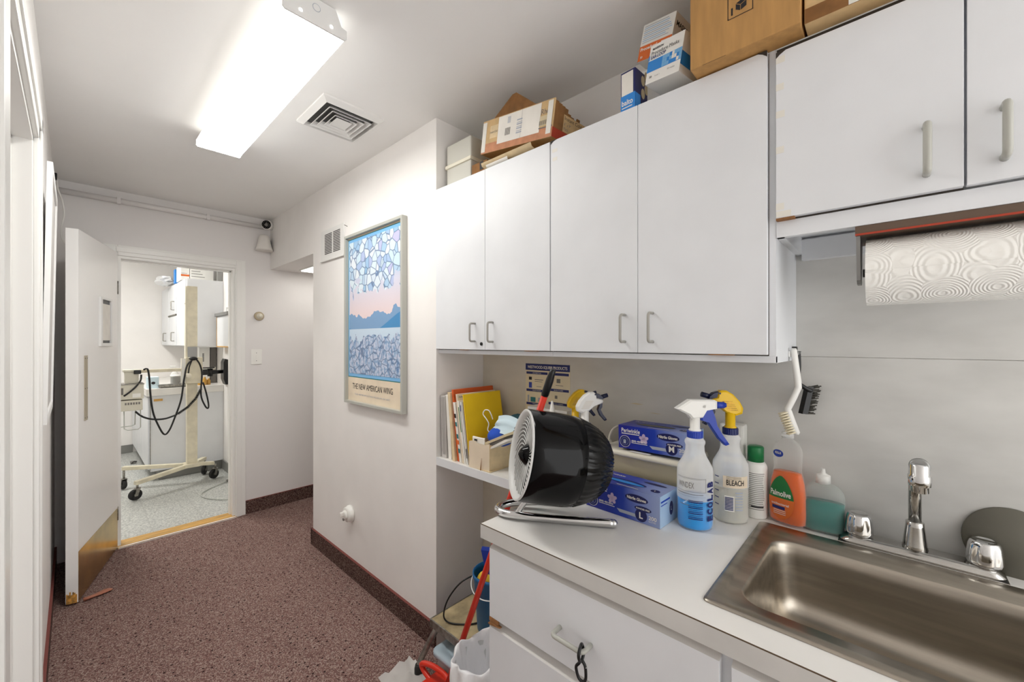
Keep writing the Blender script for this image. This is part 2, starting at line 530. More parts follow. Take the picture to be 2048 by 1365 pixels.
# left wall with its doorway (Y 1.06 - 1.87)
w = MB().box(XL - .12, XL, 1.87, YB, 0, ZC, 'paint_wall').box(XL - .12, XL, -1.7, 1.06, 0, ZC, 'paint_wall').box(XL - .12, XL, 1.06, 1.87, 2.03, ZC, 'paint_wall')
w.build('wall_left', kind=S)
MB().box(-1.75, -1.65, -1.7, YB, 0, ZC, 'paint_wall').build('wall_side', kind=S)
# right wall block (poster wall), with the header over the passage
w = MB().box(XW, 2.8, YN, 2.99, 0, ZC, 'paint_wall').box(XW, 2.8, 2.99, YB, 2.045, ZC, 'paint_wall').box(2.7, 2.8, 2.99, YB, 0, 2.045, 'paint_wall')
w.build('wall_right', kind=S)
w = MB().box(XB, XB + .1, -1.7, YN, 0, ZC, 'paint_wall')
w.build('wall_alcove', kind=S)
# far wall with the doorway to the treatment room
w = MB().box(-.2, .205, YB, YB + .1, 0, ZC + .25, 'paint_back').box(.893, 2.8, YB, YB + .1, 0, ZC + .25, 'paint_back').box(.205, .893, YB, YB + .1, 2.02, ZC + .25, 'paint_back').box(-2.0, -.2, YB, YB + .1, 0, ZC + .25, 'paint_back')
w.build('wall_back', kind=S)
# treatment room
MB().box(1.15, 1.25, YB + .1, 7.3, 0, 2.7, 'paint_wall').build('wall_room_right', kind=S)
MB().box(-2.0, 1.25, 7.2, 7.3, 0, 2.7, 'paint_wall').build('wall_room_back', kind=S)
MB().box(-2.1, -2.0, YB + .1, 7.3, 0, 2.7, 'paint_wall').build('wall_room_left', kind=S)
MB().box(1.138, 1.15, YB + .12, 7.2, 0, .1, 'cove_grey').build('baseboard_room_right', kind=S)
MB().box(-2.0, .52, 7.188, 7.2, 0, .1, 'cove_grey').build('baseboard_room_back', kind=S)

# laminate panel behind the counter: two sheets with a seam
p = MB().box(XB - .004, XB, -1.7, YN - .001, .3, 1.378, 'splash', .0006).box(XB - .004, XB, -1.7, YN - .001, 1.3795, 1.70, 'splash', .0006)
for (y, z, l, h) in ((.735, 1.187, .055, .004), (.56, 1.190, .09, .0045), (.50, 1.176, .05, .003), (.66, 1.16, .05, .002)):
    p.poly([(XB - .0045, y, z), (XB - .0045, y - l * .4, z + h), (XB - .0045, y - l, z + h * .2), (XB - .0045, y - l * .6, z - h * .4)], 'paper_tan')
p.build('trim_5', kind=S)

# carpet baseboards with a red-brown bound edge
def base(name, pts):
    b = MB()
    for (x0, x1, y0, y1) in pts:
        b.box(x0, x1, y0, y1, 0, .108, 'carpet_base').box(x0 - .0005, x1 + .0005, y0 - .0005, y1 + .0005, .108, .1105, 'bound_edge')
    return b.build(name, kind=S)
base('baseboard_right', [(XW - .012, XW, YN, 3.0), (XW - .012, 2.6, 2.99, 3.002)])
base('baseboard_back', [(.966, 2.7, YB - .012, YB)])
base('baseboard_left', [(XL, XL + .01, 1.955, YB)])

# doorway casings
def casing(name, boxes):
    b = MB()
    for q in boxes: b.box(*q, 'paint_trim', .004)
    return b.build(name, kind=S)
c = MB()
for (x0, x1) in ((.135, .205), (.893, .965)):
    c.box(x0, x1, YB - .014, YB, 0, 2.092, 'paint_trim', .003)
    c.box(x0 + .008, x1 - .03 if x0 > .5 else x1 - .008, YB - .02, YB - .012, 0, 2.08, 'paint_trim', .003)
c.box(.205, .893, YB - .014, YB, 2.02, 2.092, 'paint_trim', .003).box(.197, .901, YB - .02, YB - .012, 2.045, 2.08, 'paint_trim', .003)
c.box(.205, .222, YB, YB + .1, 0, 2.02, 'paint_trim').box(.876, .893, YB, YB + .1, 0, 2.02, 'paint_trim').box(.222, .876, YB, YB + .1, 2.003, 2.02, 'paint_trim')
c.box(.866, .876, YB + .05, YB + .09, 0, 2.0, 'paint_trim').box(.222, .876, YB + .05, YB + .09, 1.993, 2.003, 'paint_trim')
c.build('trim_1', kind=S)
c = MB()
c.box(XL, XL + .014, 1.872, 1.955, 0, 2.115, 'paint_trim', .004).box(XL, XL + .019, 1.905, 1.95, 0, 2.112, 'paint_trim', .004)
c.box(XL, XL + .014, .98, 1.06, 0, 2.115, 'paint_trim', .004)
c.box(XL, XL + .014, .98, 1.955, 2.032, 2.115, 'paint_trim', .004).box(XL, XL + .019, .99, 1.95, 2.066, 2.112, 'paint_trim', .004)
c.box(XL - .13, XL + .002, 1.855, 1.872, 0, 2.032, 'paint_trim', .002).box(XL - .13, XL + .002, 1.06, 1.075, 0, 2.032, 'paint_trim', .002).box(XL - .13, XL + .002, 1.06, 1.872, 2.016, 2.034, 'paint_trim', .002)
c.box(XL - .09, XL - .038, 1.845, 1.856, 0, 2.02, 'paint_trim', .002).box(XL - .09, XL - .038, 1.075, 1.856, 2.006, 2.018, 'paint_trim', .002)
c.build('trim_2', kind=S)
# sill under the far doorway: oak strip and a white nosing
MB().box(.2, .9, YB - .01, YB + .1, -.02, .012, 'wood_sill', .003).box(.205, .9, YB - .03, YB - .008, -.02, .009, 'white_metal', .003).build('trim_3', kind=S)

# the open door leaf. local x runs from hinge to free edge, +y is the face seen from the corridor
hx, hy = .205, 3.893
dr = thing('door_1', None, None, (hx, hy, 0), math.atan2(-.962, -.274))
dr['kind'] = S
DW = .69; DT = -.05
b = MB().box(0, DW, DT, 0, .012, 2.035, 'paint_door', .002)
leaf = b.build('door_leaf', dr, w=False)
MB().box(.01, DW - .001, -.0005, .0015, .016, .285, 'brass').build('kick_plate', dr, w=False)
b = MB().box(.56, .608, -.0005, .0025, .98, 1.345, 'bronze_plate', .001)
for z in (.995, 1.16, 1.33):
    for x in (.568, .6): b.cyl((x, .002, z), (x, .0035, z), .003, 'ink', n=8)
b.build('push_plate', dr, w=False)
b = MB()
for q in ((.16, .375, 1.395, 1.415), (.16, .375, 1.685, 1.70), (.16, .18, 1.415, 1.685), (.345, .375, 1.415, 1.685)): b.box(q[0], q[1], -.001, .012, q[2], q[3], 'white_metal', .002)
hp = b.build('view_panel_frame', dr, w=False)
MB().box(.18, .345, -.001, .002, 1.415, 1.685, 'black').box(.185, .34, .001, .006, 1.43, 1.662, 'paper', .002).build('covering_paper', hp, w=False)
b = MB()
for k in range(7):
    x = DW - .004
    b.box(x, x + .0065, DT + .004 + k * .006, DT + .009 + k * .006, .012, .055 + random.random() * .03, 'chip_wood')
b.build('chipped_corner', dr, w=False, label='chipped bare wood at the foot of the door edge')
MB().cyl((.004, -.002, .2), (.004, -.002, .29), .007, 'steel_dull', n=12).cyl((.004, -.002, 1.75), (.004, -.002, 1.84), .007, 'steel_dull', n=12).build('hinge', dr, w=False)

# next room's door leaf folded back inside the left doorway
d2 = thing('door_2', None, None, (XL - .13, 1.80, 0), 0)
d2['kind'] = S
MB().box(-.82, -.004, 0, .04, .01, 2.0, 'paint_door', .002).build('door_leaf', d2, w=False)

# doorstop under the open door
ds = MB(); ctr_ = [(.035, 3.232), (.06, 3.243), (.09, 3.256), (.12, 3.268), (.142, 3.272), (.152, 3.272)]
wd_ = [.006, .010, .018, .023, .017, .004]; th_ = [.020, .016, .012, .012, .010, .003]
ds.loft([[(x + .5 * w2 * math.cos(a) * -.4, y + w2 * math.cos(a), .004 + h2 * (1 + math.sin(a)) / 2) for a in [2 * PI * k / 16 for k in range(16)]] for (x, y), w2, h2 in zip(ctr_, wd_, th_)], 'doorstop')
ds.build('door_stop', label='red-brown rubber door stop on the carpet under the open white door', cat='door stop')

# ============================================================ CEILING AND WALL FITTINGS
def strip_lamp(name, label, x0, x1, y0, y1, z0):
    t = thing(name, label, 'ceiling light', ((x0 + x1) / 2, (y0 + y1) / 2, z0))
    xm = (x0 + x1) / 2; hw = (x1 - x0) / 2
    MB().box(xm - .055, xm + .055, y0 + .004, y1 - .004, z0 + .045, ZC, 'white_metal').build('housing', t)
    def prof(s): return [(xm - hw * s, z0 + .03), (xm - hw * s, z0 + .008), (xm - hw * .93 * s, z0), (xm + hw * .93 * s, z0), (xm + hw * s, z0 + .008), (xm + hw * s, z0 + .03), (xm + hw * .6, z0 + .05), (xm - hw * .6, z0 + .05)]
    df = MB().prism([(x, y0 + .006, z) for x, z in prof(.985)], (0, y1 - y0 - .012, 0), 'diffuser_side')
    for fc in df.bm.faces:
        if all(v_.co.z < z0 + .009 for v_ in fc.verts): fc.material_index = df.mi('diffuser')
    df.build('diffuser', t)
    for yy, sg in ((y0, 1), (y1 - .006, 1)):
        e = MB().prism([(xm - hw, yy, z0 + .004), (xm - hw + .006, yy, z0 - .002), (xm + hw - .006, yy, z0 - .002), (xm + hw, yy, z0 + .004), (xm + hw, yy, z0 + .03), (xm + hw * .82, yy, z0 + .034), (xm + hw * .62, yy, ZC - .001), (xm - hw * .62, yy, ZC - .001), (xm - hw * .82, yy, z0 + .034), (xm - hw, yy, z0 + .03)], (0, .006, 0), 'white_metal')
        if yy == y0:
            for dx in (-.045, .045): e.disc((xm + dx, yy, z0 + .018), (1, 0, 0), UZ, .004, .004, 'diffuser')
            e.disc((xm, yy, z0 + .05), (1, 0, 0), UZ, .012, .012, 'ink_pale').disc((xm, yy, z0 + .05), (1, 0, 0), UZ, .0105, .0105, 'white_metal', .001)
        e.build('end_cap', t)
    return t
strip_lamp('strip_light', 'long white wraparound strip light glowing on the corridor ceiling', .408, .596, 1.28, 2.505, 2.385)

# passage ceiling panel
t = thing('passage_light', 'small bright light panel in the low ceiling of the side passage', 'ceiling light', (1.55, 3.5, 2.03))
MB().box(1.325, 1.80, 3.27, 3.755, 2.037, 2.045, 'white_metal', .002).build('frame', t)
MB().box(1.34, 1.785, 3.285, 3.74, 2.032, 2.039, 'panel_light').build('diffuser', t)
# added light panel to brighten the treatment room, unseen above the door head
for x, y in ((-.1, 5.5),):
    t = thing('added_room_light', 'flat bright light panel added out of sight on the far room ceiling', 'ceiling light', (x, y, 2.61))
    MB().box(x - .3, x + .3, y - .5, y + .5, 2.605, 2.62, 'white_metal', .003).build('frame', t)
    MB().box(x - .28, x + .28, y - .48, y + .48, 2.598, 2.607, 'added_panel_glow').build('diffuser', t)

# square ceiling diffuser
t = thing('ceiling_vent', 'white square air diffuser with nested louvres on the ceiling', 'vent', (.853, 1.895, ZC - .02))
cx, cy = .853, 1.895
def sq(mb, a, z, b, z2, m, rx=.141, ry=.155):
    r = lambda k, zz: [(cx - rx * k, cy - ry * k, zz), (cx + rx * k, cy - ry * k, zz), (cx + rx * k, cy + ry * k, zz), (cx - rx * k, cy + ry * k, zz)]
    return mb.loft([r(a, z), r(b, z2)], m, (False, False), False)
f = MB()
sq(f, 1, ZC, 1, ZC - .008, 'vent_metal'); sq(f, 1, ZC - .008, .84, ZC - .022, 'vent_metal'); sq(f, .84, ZC - .022, .80, ZC - .004, 'vent_metal')
f.build('frame', t)
MB().box(cx - .12, cx + .12, cy - .13, cy + .13, ZC - .002, ZC - .0005, 'throat').build('throat', t)
for k, a in enumerate((.70, .54, .38)):
    f = MB(); sq(f, a, ZC - .024, a - .12, ZC - .006, 'vent_metal'); sq(f, a, ZC - .024, a - .015, ZC - .025, 'vent_metal'); sq(f, a - .015, ZC - .025, a - .125, ZC - .008, 'vent_metal')
    f.build('louvre', t)
MB().box(cx - .036, cx + .036, cy - .04, cy + .04, ZC - .024, ZC - .02, 'vent_metal', .002).build('centre_plate', t)

# wall grille
t = thing('wall_grille', 'white wall grille with two banks of dark slots beside the poster', 'vent', (XW, 2.66, 1.97))
g = MB().box(XW - .008, XW, 2.492, 2.838, 1.965, 2.165, 'vent_metal', .003).box(XW - .014, XW - .004, 2.49, 2.84, 1.958, 1.967, 'vent_metal', .002)
g.build('plate', t)
g = MB()
for (a, b2) in ((2.545, 2.645), (2.665, 2.775)):
    for k in range(13): g.box(XW - .0086, XW - .0078, a, b2, 2.003 + k * .0105, 2.0087 + k * .0105, 'black')
g.build('slots', t)

# poster
PY0, PY1, PZ0, PZ1 = 1.797, 2.440, 1.057, 2.060
t = thing('framed_poster', 'tall framed poster of a blue landscape with lettering below, on the right wall', 'picture', (XW, (PY0 + PY1) / 2, PZ0))
g = MB()
for q in ((PY0, PY0 + .016, PZ0, PZ1), (PY1 - .016, PY1, PZ0, PZ1), (PY0 + .016, PY1 - .016, PZ0, PZ0 + .016), (PY0 + .016, PY1 - .016, PZ1 - .016, PZ1)):
    g.box(XW - .032, XW - .001, q[0], q[1], q[2], q[3], 'pale_pull', .002)
g.build('frame', t)
pp = MB().box(XW - .012, XW - .004, PY0 + .014, PY1 - .014, PZ0 + .014, PZ1 - .014, 'paper_cream')
x = XW - .012
pp.rect((x, PY1 - .018, PZ0 + .155), RX, UZ, PY1 - PY0 - .036, .825, 'ink_teal', .0005)
pp.rect((x, PY1 - .022, PZ0 + .160), RX, UZ, PY1 - PY0 - .044, .815, 'sky_print_pale', .0007)
pp.text('THE NEW AMERICAN WING', .033, (x, PY1 - .075, PZ0 + .088), RX, UZ, 'ink', width=.45, off=.001)
pp.text('THE METROPOLITAN MUSEUM OF ART', .009, (x, PY1 - .10, PZ0 + .052), RX, UZ, 'ink_pale', width=.40, off=.001)
pr = pp.build('print', t)
a = MB().box(-.0004, 0, -.285, .285, 0, .78, 'art')
ao = a.build('artwork', t, w=False); ao.location = (-.0135, 0, .178)
# nail above the poster and on the left wall
MB().cyl((XW, 2.462, 2.135), (XW - .02, 2.462, 2.14), .0022, 'ink_grey', n=8).build('nail', label='thin nail in the right wall above the corner of the poster', cat='nail')

# conduit under the ceiling of the far wall
b = MB().tube([(XL + .002, YB - .02, 2.392), (1.09, YB - .02, 2.392)], .018, 'paint_back', 14)
for x in (.2, .7): b.box(x, x + .02, YB - .04, YB - .0005, 2.371, 2.413, 'paint_back', .002)
b.build('conduit', label='painted pipe running along the far wall just under the ceiling', cat='pipe')
# alarm cable on the left wall
MB().tube([(-.072, 3.72, 2.42), (-.068, 3.74, 2.36), (-.05, 3.78, 2.30), (-.042, 3.80, 2.22), (-.055, 3.82, 2.13), (-.045, 3.86, 2.06), (.02, 3.895, 1.99), (.09, 3.908, 1.94)], .0045, 'white_plastic', 8, 5).build('cable', label='thin white cable dropping from the ceiling behind the open door', cat='cable')
MB().box(-.084, -.07, 3.70, 3.735, 2.405, 2.445, 'black', .003).build('cable_clip', label='small black clip where the white cable meets the ceiling', cat='clip')

# dome security camera
t = thing('security_camera', 'small white security camera with a black face in the far ceiling corner', 'camera', (1.128, 3.86, 2.39))
MB().lathe([(.03, 0), (.028, .012), (.02, .018)], 'white_plastic', 20, (XW - .0005, 3.86, 2.402), (-1, 0, 0)).cyl((XW - .015, 3.86, 2.402), (1.105, 3.84, 2.402), .014, 'white_plastic', n=16).build('mount', t)
ax = V((-.55, -.8, -.1)).normalized(); c0 = V((1.105, 3.835, 2.402))
MB().lathe([(.02, -.03), (.036, -.022), (.04, 0), (.038, .02), (.034, .024)], 'white_plastic', 24, c0, ax).build('body', t)
f = MB().lathe([(.036, .0205), (.033, .027), (.016, .029), (.015, .024), (.001, .024)], 'black_gloss', 24, c0, ax).ball(c0 + ax * .026, .011, 'ink_grey', n=14)
for k in range(10):
    u = ax.orthogonal().normalized(); w = ax.cross(u); a = k * PI / 5
    f.ball(c0 + ax * .028 + u * .024 * math.cos(a) + w * .024 * math.sin(a), .003, 'ink_grey', n=8)
f.build('lens', t)
# bell shaped sconce
t = thing('wall_sconce', 'white bell-shaped fitting on the far wall beneath the camera', 'sconce', (1.085, 3.85, 2.185))
MB().lathe([(.066, 0), (.060, .022), (.048, .06), (.041, .10), (.034, .122), (.02, .130)], 'sconce', 32, (1.085, 3.848, 2.185)).build('shade', t)
MB().box(1.10, 1.146, 3.872, YB - .0005, 2.20, 2.285, 'grey_metal', .006).cyl((1.085, 3.848, 2.27), (1.12, 3.90, 2.27), .012, 'sconce', n=14).build('bracket', t)
# round dial
t = thing('wall_dial', 'round beige dial on the wall right of the far doorway', 'thermostat', (1.064, YB, 1.605))
MB().lathe([(.037, 0), (.037, .012), (.032, .02)], 'dial_bronze', 32, (1.064, YB, 1.64), (0, -1, 0)).build('base', t)
MB().lathe([(.024, .018), (.024, .026), (.019, .034), (.012, .036), (.012, .042), (.004, .044)], 'cream_case', 28, (1.064, YB, 1.64), (0, -1, 0)).build('knob', t)
# switch
t = thing('light_switch', 'white light switch plate on the wall right of the far doorway', 'light switch', (1.045, YB, 1.23))
MB().box(1.005, 1.086, YB - .007, YB, 1.235, 1.36, 'white_plastic', .003).build('plate', t)
MB().box(1.040, 1.050, YB - .015, YB - .006, 1.285, 1.31, 'white_plastic', .002).build('toggle', t)
for z in (1.265, 1.33): MB().cyl((1.045, YB - .0065, z), (1.045, YB - .008, z), .003, 'ink_grey', n=10).build('screw', t)
# round white socket
t = thing('wall_socket', 'round white plug socket low on the right wall beneath the poster', 'socket', (XW, 2.413, .33))
MB().lathe([(.05, 0), (.05, .012), (.044, .02), (.044, .03), (.036, .034)], 'white_plastic', 36, (XW, 2.413, .38), (-1, 0, 0)).build('base', t)
k = MB().lathe([(.028, .032), (.027, .044), (.02, .047)], 'white_plastic', 28, (XW, 2.413, .38), (-1, 0, 0))
k.box(XW - .068, XW - .045, 2.405, 2.421, .378, .402, 'white_plastic', .004).cyl((XW - .045, 2.413, .356), (XW - .05, 2.413, .356), .008, 'ink_grey', n=14)
k.build('plug', t)

# big framed picture leaning out from the left wall
t = thing('framed_picture', 'large white-framed picture hung on the left wall, seen edge-on', 'picture', (-.07, 2.42, 1.14))
def lean(z): return -.0635 + (z - 1.14) * .0155
g = MB()
F0, F1, G0, G1 = 2.13, 2.70, 1.135, 2.045
def bar(y0, y1, z0, z1):
    rings = []
    for (y, z) in ((y0, z0), (y1, z0), (y1, z1), (y0, z1)): rings.append((lean(z), y, z))
    g.prism(rings, (-.014, 0, 0), 'white_metal')
bar(F0, F0 + .03, G0, G1); bar(F1 - .03, F1, G0, G1); bar(F0 + .03, F1 - .03, G0, G0 + .03); bar(F0 + .03, F1 - .03, G1 - .03, G1)
g.build('frame', t)
MB().prism([(lean(G0) - .006, F0 + .02, G0 + .02), (lean(G0) - .006, F1 - .02, G0 + .02), (lean(G1) - .006, F1 - .02, G1 - .02), (lean(G1) - .006, F0 + .02, G1 - .02)], (-.004, 0, 0), 'paper_grey').build('print', t)
MB().cyl((XL, 2.10, 1.80), (XL + .012, 2.10, 1.80), .003, 'white_metal', n=8).build('nail', label='white nail in the left wall beside the edge-on picture', cat='nail')

# ============================================================ WALL CABINETS
XF = 1.147
def pull(y, z0, z1, r, so, m, parent, vert=True, x=None, z=None, rounded=.012):
    x = XF if x is None else x
    if vert: P = [(x, y, z0), (x - so + rounded, y, z0), (x - so, y, z0 + rounded), (x - so, y, z1 - rounded), (x - so + rounded, y, z1), (x, y, z1)]
    return MB().tube(P, r, m, 12, 0).build('handle', parent)
def bent(P, r, m, n=12, rad=.35):
    """polyline with softened corners"""
    Q = [V(P[0])]
    for a, b_, c in zip(P, P[1:], P[2:]):
        a, b_, c = V(a), V(b_), V(c)
        d = min((a - b_).length, (c - b_).length) * rad
        p, q = b_ + (a - b_).normalized() * d, b_ + (c - b_).normalized() * d
        for k in range(5):
            t_ = k / 4
            Q.append((1 - t_) ** 2 * p + 2 * t_ * (1 - t_) * b_ + t_ * t_ * q)
    Q.append(V(P[-1]))
    return MB().tube(Q, r, m, n)
def wall_cab(label, y0, y1, doors, z0, z1, group, rail, zd0, zd1, hr=.0042, stile=.0, hlist=()):
    t = thing('wall_cabinet', label, 'cabinet', (1.3, (y0 + y1) / 2, z0), 0, group)
    xf = XF + .018
    c = MB()
    c.box(xf, XB - .0045, y0, y0 + .016, z0, z1, 'laminate').box(xf, XB - .0045, y1 - .016, y1, z0, z1, 'laminate')
    c.box(xf, XB - .0045, y0 + .016, y1 - .016, z1 - .018, z1, 'laminate').box(xf + .004, XB - .0045, y0 + .016, y1 - .016, zd0 + .004, zd0 + .022, 'laminate')
    c.box(XB - .012, XB - .0045, y0 + .016, y1 - .016, zd0, z1 - .018, 'laminate')
    c.build('carcass', t)
    MB().box(xf - .002, xf + .016, y0, y1, z0, rail, 'laminate', .001).build('rail', t)
    MB().box(xf - .0015, xf + .0005, min(a for a, b_ in doors if a > -.39) - .001, max(b_ for a, b_ in doors) + .001, rail + .0005, z1 - .004, 'gap_dark').build('face_gap', t)
    for k, (a, b_) in enumerate(doors):
        d = MB().box(XF, XF + .0165, a, b_, zd0, zd1, 'laminate', .0012).build('door', t)
        hy_, h0, h1, so, m_ = hlist[k]
        bent([(XF, hy_, h0), (XF - so, hy_, h0), (XF - so, hy_, h1), (XF, hy_, h1)], hr, m_).build('handle', d)
        yield t, d
G = 'white laminate wall cabinets'
L_ = list(wall_cab('left pair of tall white wall cabinet doors next to the poster wall', .8875, YN - .001, [(1.2235, YN - .002), (.889, 1.2215)], 1.369, 2.132, G, 1.386, 1.389, 2.128,
     hlist=[(1.283, 1.424, 1.4985, .03, 'grey_pull'), (1.176, 1.422, 1.4995, .03, 'grey_pull')]))
ta, da = L_[0]
MB().cyl((XF, 1.243, 1.413), (XF - .003, 1.243, 1.413), .007, 'black', n=18).build('lock', da)
for (y, w_) in ((1.34, .045), (.95, .06)): MB().box(XF + .002, XF + .0165, y, y + w_, 1.3862, 1.389, 'raw_wood').build('bare_edge', ta, label='strip of bare brown wood under the door')
L_ = list(wall_cab('right pair of tall white wall cabinet doors with an exposed end panel', .2095, .8865, [(.559, .8845), (.225, .5575)], 1.369, 2.132, G, 1.386, 1.389, 2.128,
     hlist=[(.600, 1.4215, 1.503, .03, 'grey_pull'), (.512, 1.4215, 1.5045, .03, 'grey_pull')]))
tb = L_[0][0]
MB().box(XF + .002, XF + .0165, .30, .36, 1.3862, 1.389, 'raw_wood').build('bare_edge', tb, label='strip of bare brown wood under the door')
d = L_[0][1]
MB().box(XF - .0004, XF, .856, .878, 2.085, 2.097, 'tape').build('tape_scrap', d)
MB().box(XF - .0004, XF, .856, .876, 2.055, 2.067, 'tape').build('tape_scrap', d)
b = MB().prism([(XF - .0006, .8845, 2.1285), (XF - .0006, .8845, 2.116), (XF - .0006, .872, 2.124), (XF - .0006, .855, 2.1285)], (.004, 0, 0), 'gap_dark')
b.build('chipped_corner', d)
MB().prism([(XF - .0006, .225, 2.1285), (XF - .0006, .225, 2.114), (XF - .0006, .234, 2.122), (XF - .0006, .246, 2.1285)], (.004, 0, 0), 'gap_dark').build('chipped_corner', L_[1][1])
L_ = list(wall_cab('short white wall cabinet above the sink and paper towels', -.55, .209, [(-.0967, .2065), (-.41, -.1005)], 1.673, 2.132, G, 1.712, 1.716, 2.112, hr=.0065,
     hlist=[(-.047, 1.751, 1.842, .03, 'pale_pull'), (-.146, 1.753, 1.844, .03, 'pale_pull')]))
tc_, dc = L_[0]
for z in (2.085, 2.02, 1.955, 1.87, 1.735): MB().box(XF - .0004, XF, .1905 - .004 * random.random(), .2065, z, z + .016, 'tape').build('tape_scrap', dc)
MB().box(XF - .0006, XF, .176, .206, 1.718, 1.732, 'tape').build('tape_scrap', dc)
MB().prism([(XF - .0006, .2065, 2.112), (XF - .0006, .2065, 2.098), (XF - .0006, .199, 2.105), (XF - .0006, .186, 2.112)], (.004, 0, 0), 'gap_dark').build('chipped_corner', dc)
MB().box(XF + .0, XF + .0165, .17, .2065, 1.711, 1.716, 'raw_wood').build('bare_edge', dc)
MB().box(XF + .019, XF + .034, -.10, .2, 1.66, 1.674, 'laminate').build('under_batten', tc_) if 0 else None
MB().box(XB - .03, XB - .0045, -.53, .193, 1.655, 1.713, 'laminate').build('hanging_rail', tc_)

# paper towel holder and roll
t = thing('towel_holder', 'brown and grey paper towel holder under the short cabinet', 'towel holder', (1.24, -.09, 1.66))
MB().box(1.165, 1.315, -.245, .062, 1.6545, 1.6725, 'holder_brown').box(1.1635, 1.168, -.245, .062, 1.6525, 1.6562, 'red_print').box(1.28, 1.284, -.235, .05, 1.6515, 1.655, 'red_print').build('back_plate', t)
for y in (.0545, -.2385):
    MB().prism([(1.185, y, 1.655), (1.285, y, 1.655), (1.262, y, 1.56), (1.25, y, 1.552), (1.222, y, 1.552), (1.208, y, 1.56)], (0, .007, 0), 'grey_metal').build('side_arm', t)
MB().cyl((1.235, .052, 1.578), (1.235, -.236, 1.578), .009, 'grey_metal').build('spindle', t)
rl = MB()
n = 48; R0 = .0735
for (ra, rb, m) in ((R0, R0, 'quilt'), (.021, .021, 'cardboard_pale')):
    rl.lathe([(ra, 0), (ra, .279)], m, n, (1.235, -.2335, 1.578), (0, 1, 0), (False, False))
for y in (-.2335, .0455):
    ring = lambda r: [(1.235 + r * math.cos(2 * PI * k / n), y, 1.578 + r * math.sin(2 * PI * k / n)) for k in range(n)]
    rl.loft([ring(.021), ring(R0)], 'paper', (False, False), False)
rt = thing('paper_towel_roll', 'white embossed paper towel roll in its holder under the short cabinet', 'paper towels', (1.235, -.094, 1.5045))
rl.build('roll', rt)
s_ = MB().loft([[(1.235 - R0 * math.sin(a) - .0012, y, 1.578 - R0 * math.cos(a) + dz) for y in (-.2335, .0455)] for a, dz in [(1.5 - k * .15, 0) for k in range(11)]] + [[(1.235 + .006, y, 1.5035) for y in (-.2335, .0455)]], 'quilt', (False, False), True, False)
s_.build('loose_sheet', rt)

# two scrubbing brushes hung from the cabinet's end panel
t = thing('scrub_brush', 'white long-handled scrub brush hanging below the cabinet corner', 'brush', (1.335, .2, 1.17), 0, 'hanging brushes')
def sweep(path, w_, th, m, n=10):
    """flat rounded bar along a path, wide in the view plane"""
    P = [V(p) for p in path]; rings = []
    for i, p in enumerate(P):
        tt = (P[min(i + 1, len(P) - 1)] - P[max(i - 1, 0)]).normalized()
        side = V((.62, -.78, 0)); side = (side - tt * side.dot(tt)).normalized(); up = tt.cross(side)
        k = w_[i] if isinstance(w_, list) else w_
        rings.append([p + side * (k * math.cos(2 * PI * j / n)) + up * (th * math.sin(2 * PI * j / n)) for j in range(n)])
    return MB().loft(rings, m)
sweep([(1.325, .197, 1.404), (1.325, .197, 1.398), (1.328, .194, 1.36), (1.335, .190, 1.315), (1.338, .189, 1.298), (1.335, .199, 1.27), (1.33, .212, 1.238), (1.332, .211, 1.232), (1.338, .203, 1.20), (1.345, .194, 1.172), (1.346, .193, 1.169)],
      [.004, .0075, .0085, .009, .0085, .0085, .0085, .009, .010, .009, .004], .007, 'white_plastic').build('handle', t)
br = MB()
for k in range(9):
    q = V((1.331, .212, 1.23)).lerp(V((1.344, .195, 1.176)), k / 8)
    for e in (-.005, 0, .005):
        p = q + V((.78 * e, .62 * e, 0)); d_ = V((-.012, .015, -.006))
        br.cyl(p + d_ * .2, p + d_ * 1.15, .0022, 'bristle_white', n=6)
br.build('bristles', t)
t = thing('scrub_brush', 'black grout brush hanging behind the white scrub brush', 'brush', (1.40, .175, 1.21), 0, 'hanging brushes')
MB().box(1.375, 1.392, .198, .2095, 1.375, 1.408, 'black', .002).tube([(1.385, .196, 1.395), (1.385, .195, 1.35), (1.383, .196, 1.31), (1.39, .18, 1.292), (1.40, .168, 1.285)], .006, 'black', 10, 4).build('handle', t)
q0, q1 = V((1.404, .168, 1.292)), V((1.392, .180, 1.220))
MB().prism([q0 + V((.006, -.005, .004)), q0 + V((-.006, .006, 0)), q1 + V((-.006, .006, 0)), q1 + V((.006, -.005, 0))], (.012, .012, 0), 'black').build('head', t)
br = MB()
for k in range(12):
    q = q0.lerp(q1, k / 11) + V((.006, .002, 0))
    for e in range(4):
        p = q + V((.004 * e, .004 * e, 0)); d_ = V((.010 + random.uniform(-.003, .003), -.022, .002 + random.uniform(-.003, .005)))
        br.cyl(p, p + d_, .0019, 'bristle_grey', n=5)
br.build('bristles', t)
t = thing('hook_plate', 'small hook plate on the cabinet end panel holding two brushes', 'hook', (1.38, .209, 1.372))
MB().box(1.32, 1.40, .2045, .2095, 1.380, 1.396, 'white_metal', .002).build('plate', t)
MB().tube([(1.33, .206, 1.388), (1.33, .19, 1.386), (1.33, .187, 1.395)], .002, 'grey_metal', 8, 4).build('hook', t)
MB().tube([(1.384, .206, 1.39), (1.384, .194, 1.385), (1.384, .19, 1.395)], .002, 'grey_metal', 8, 4).build('hook', t)

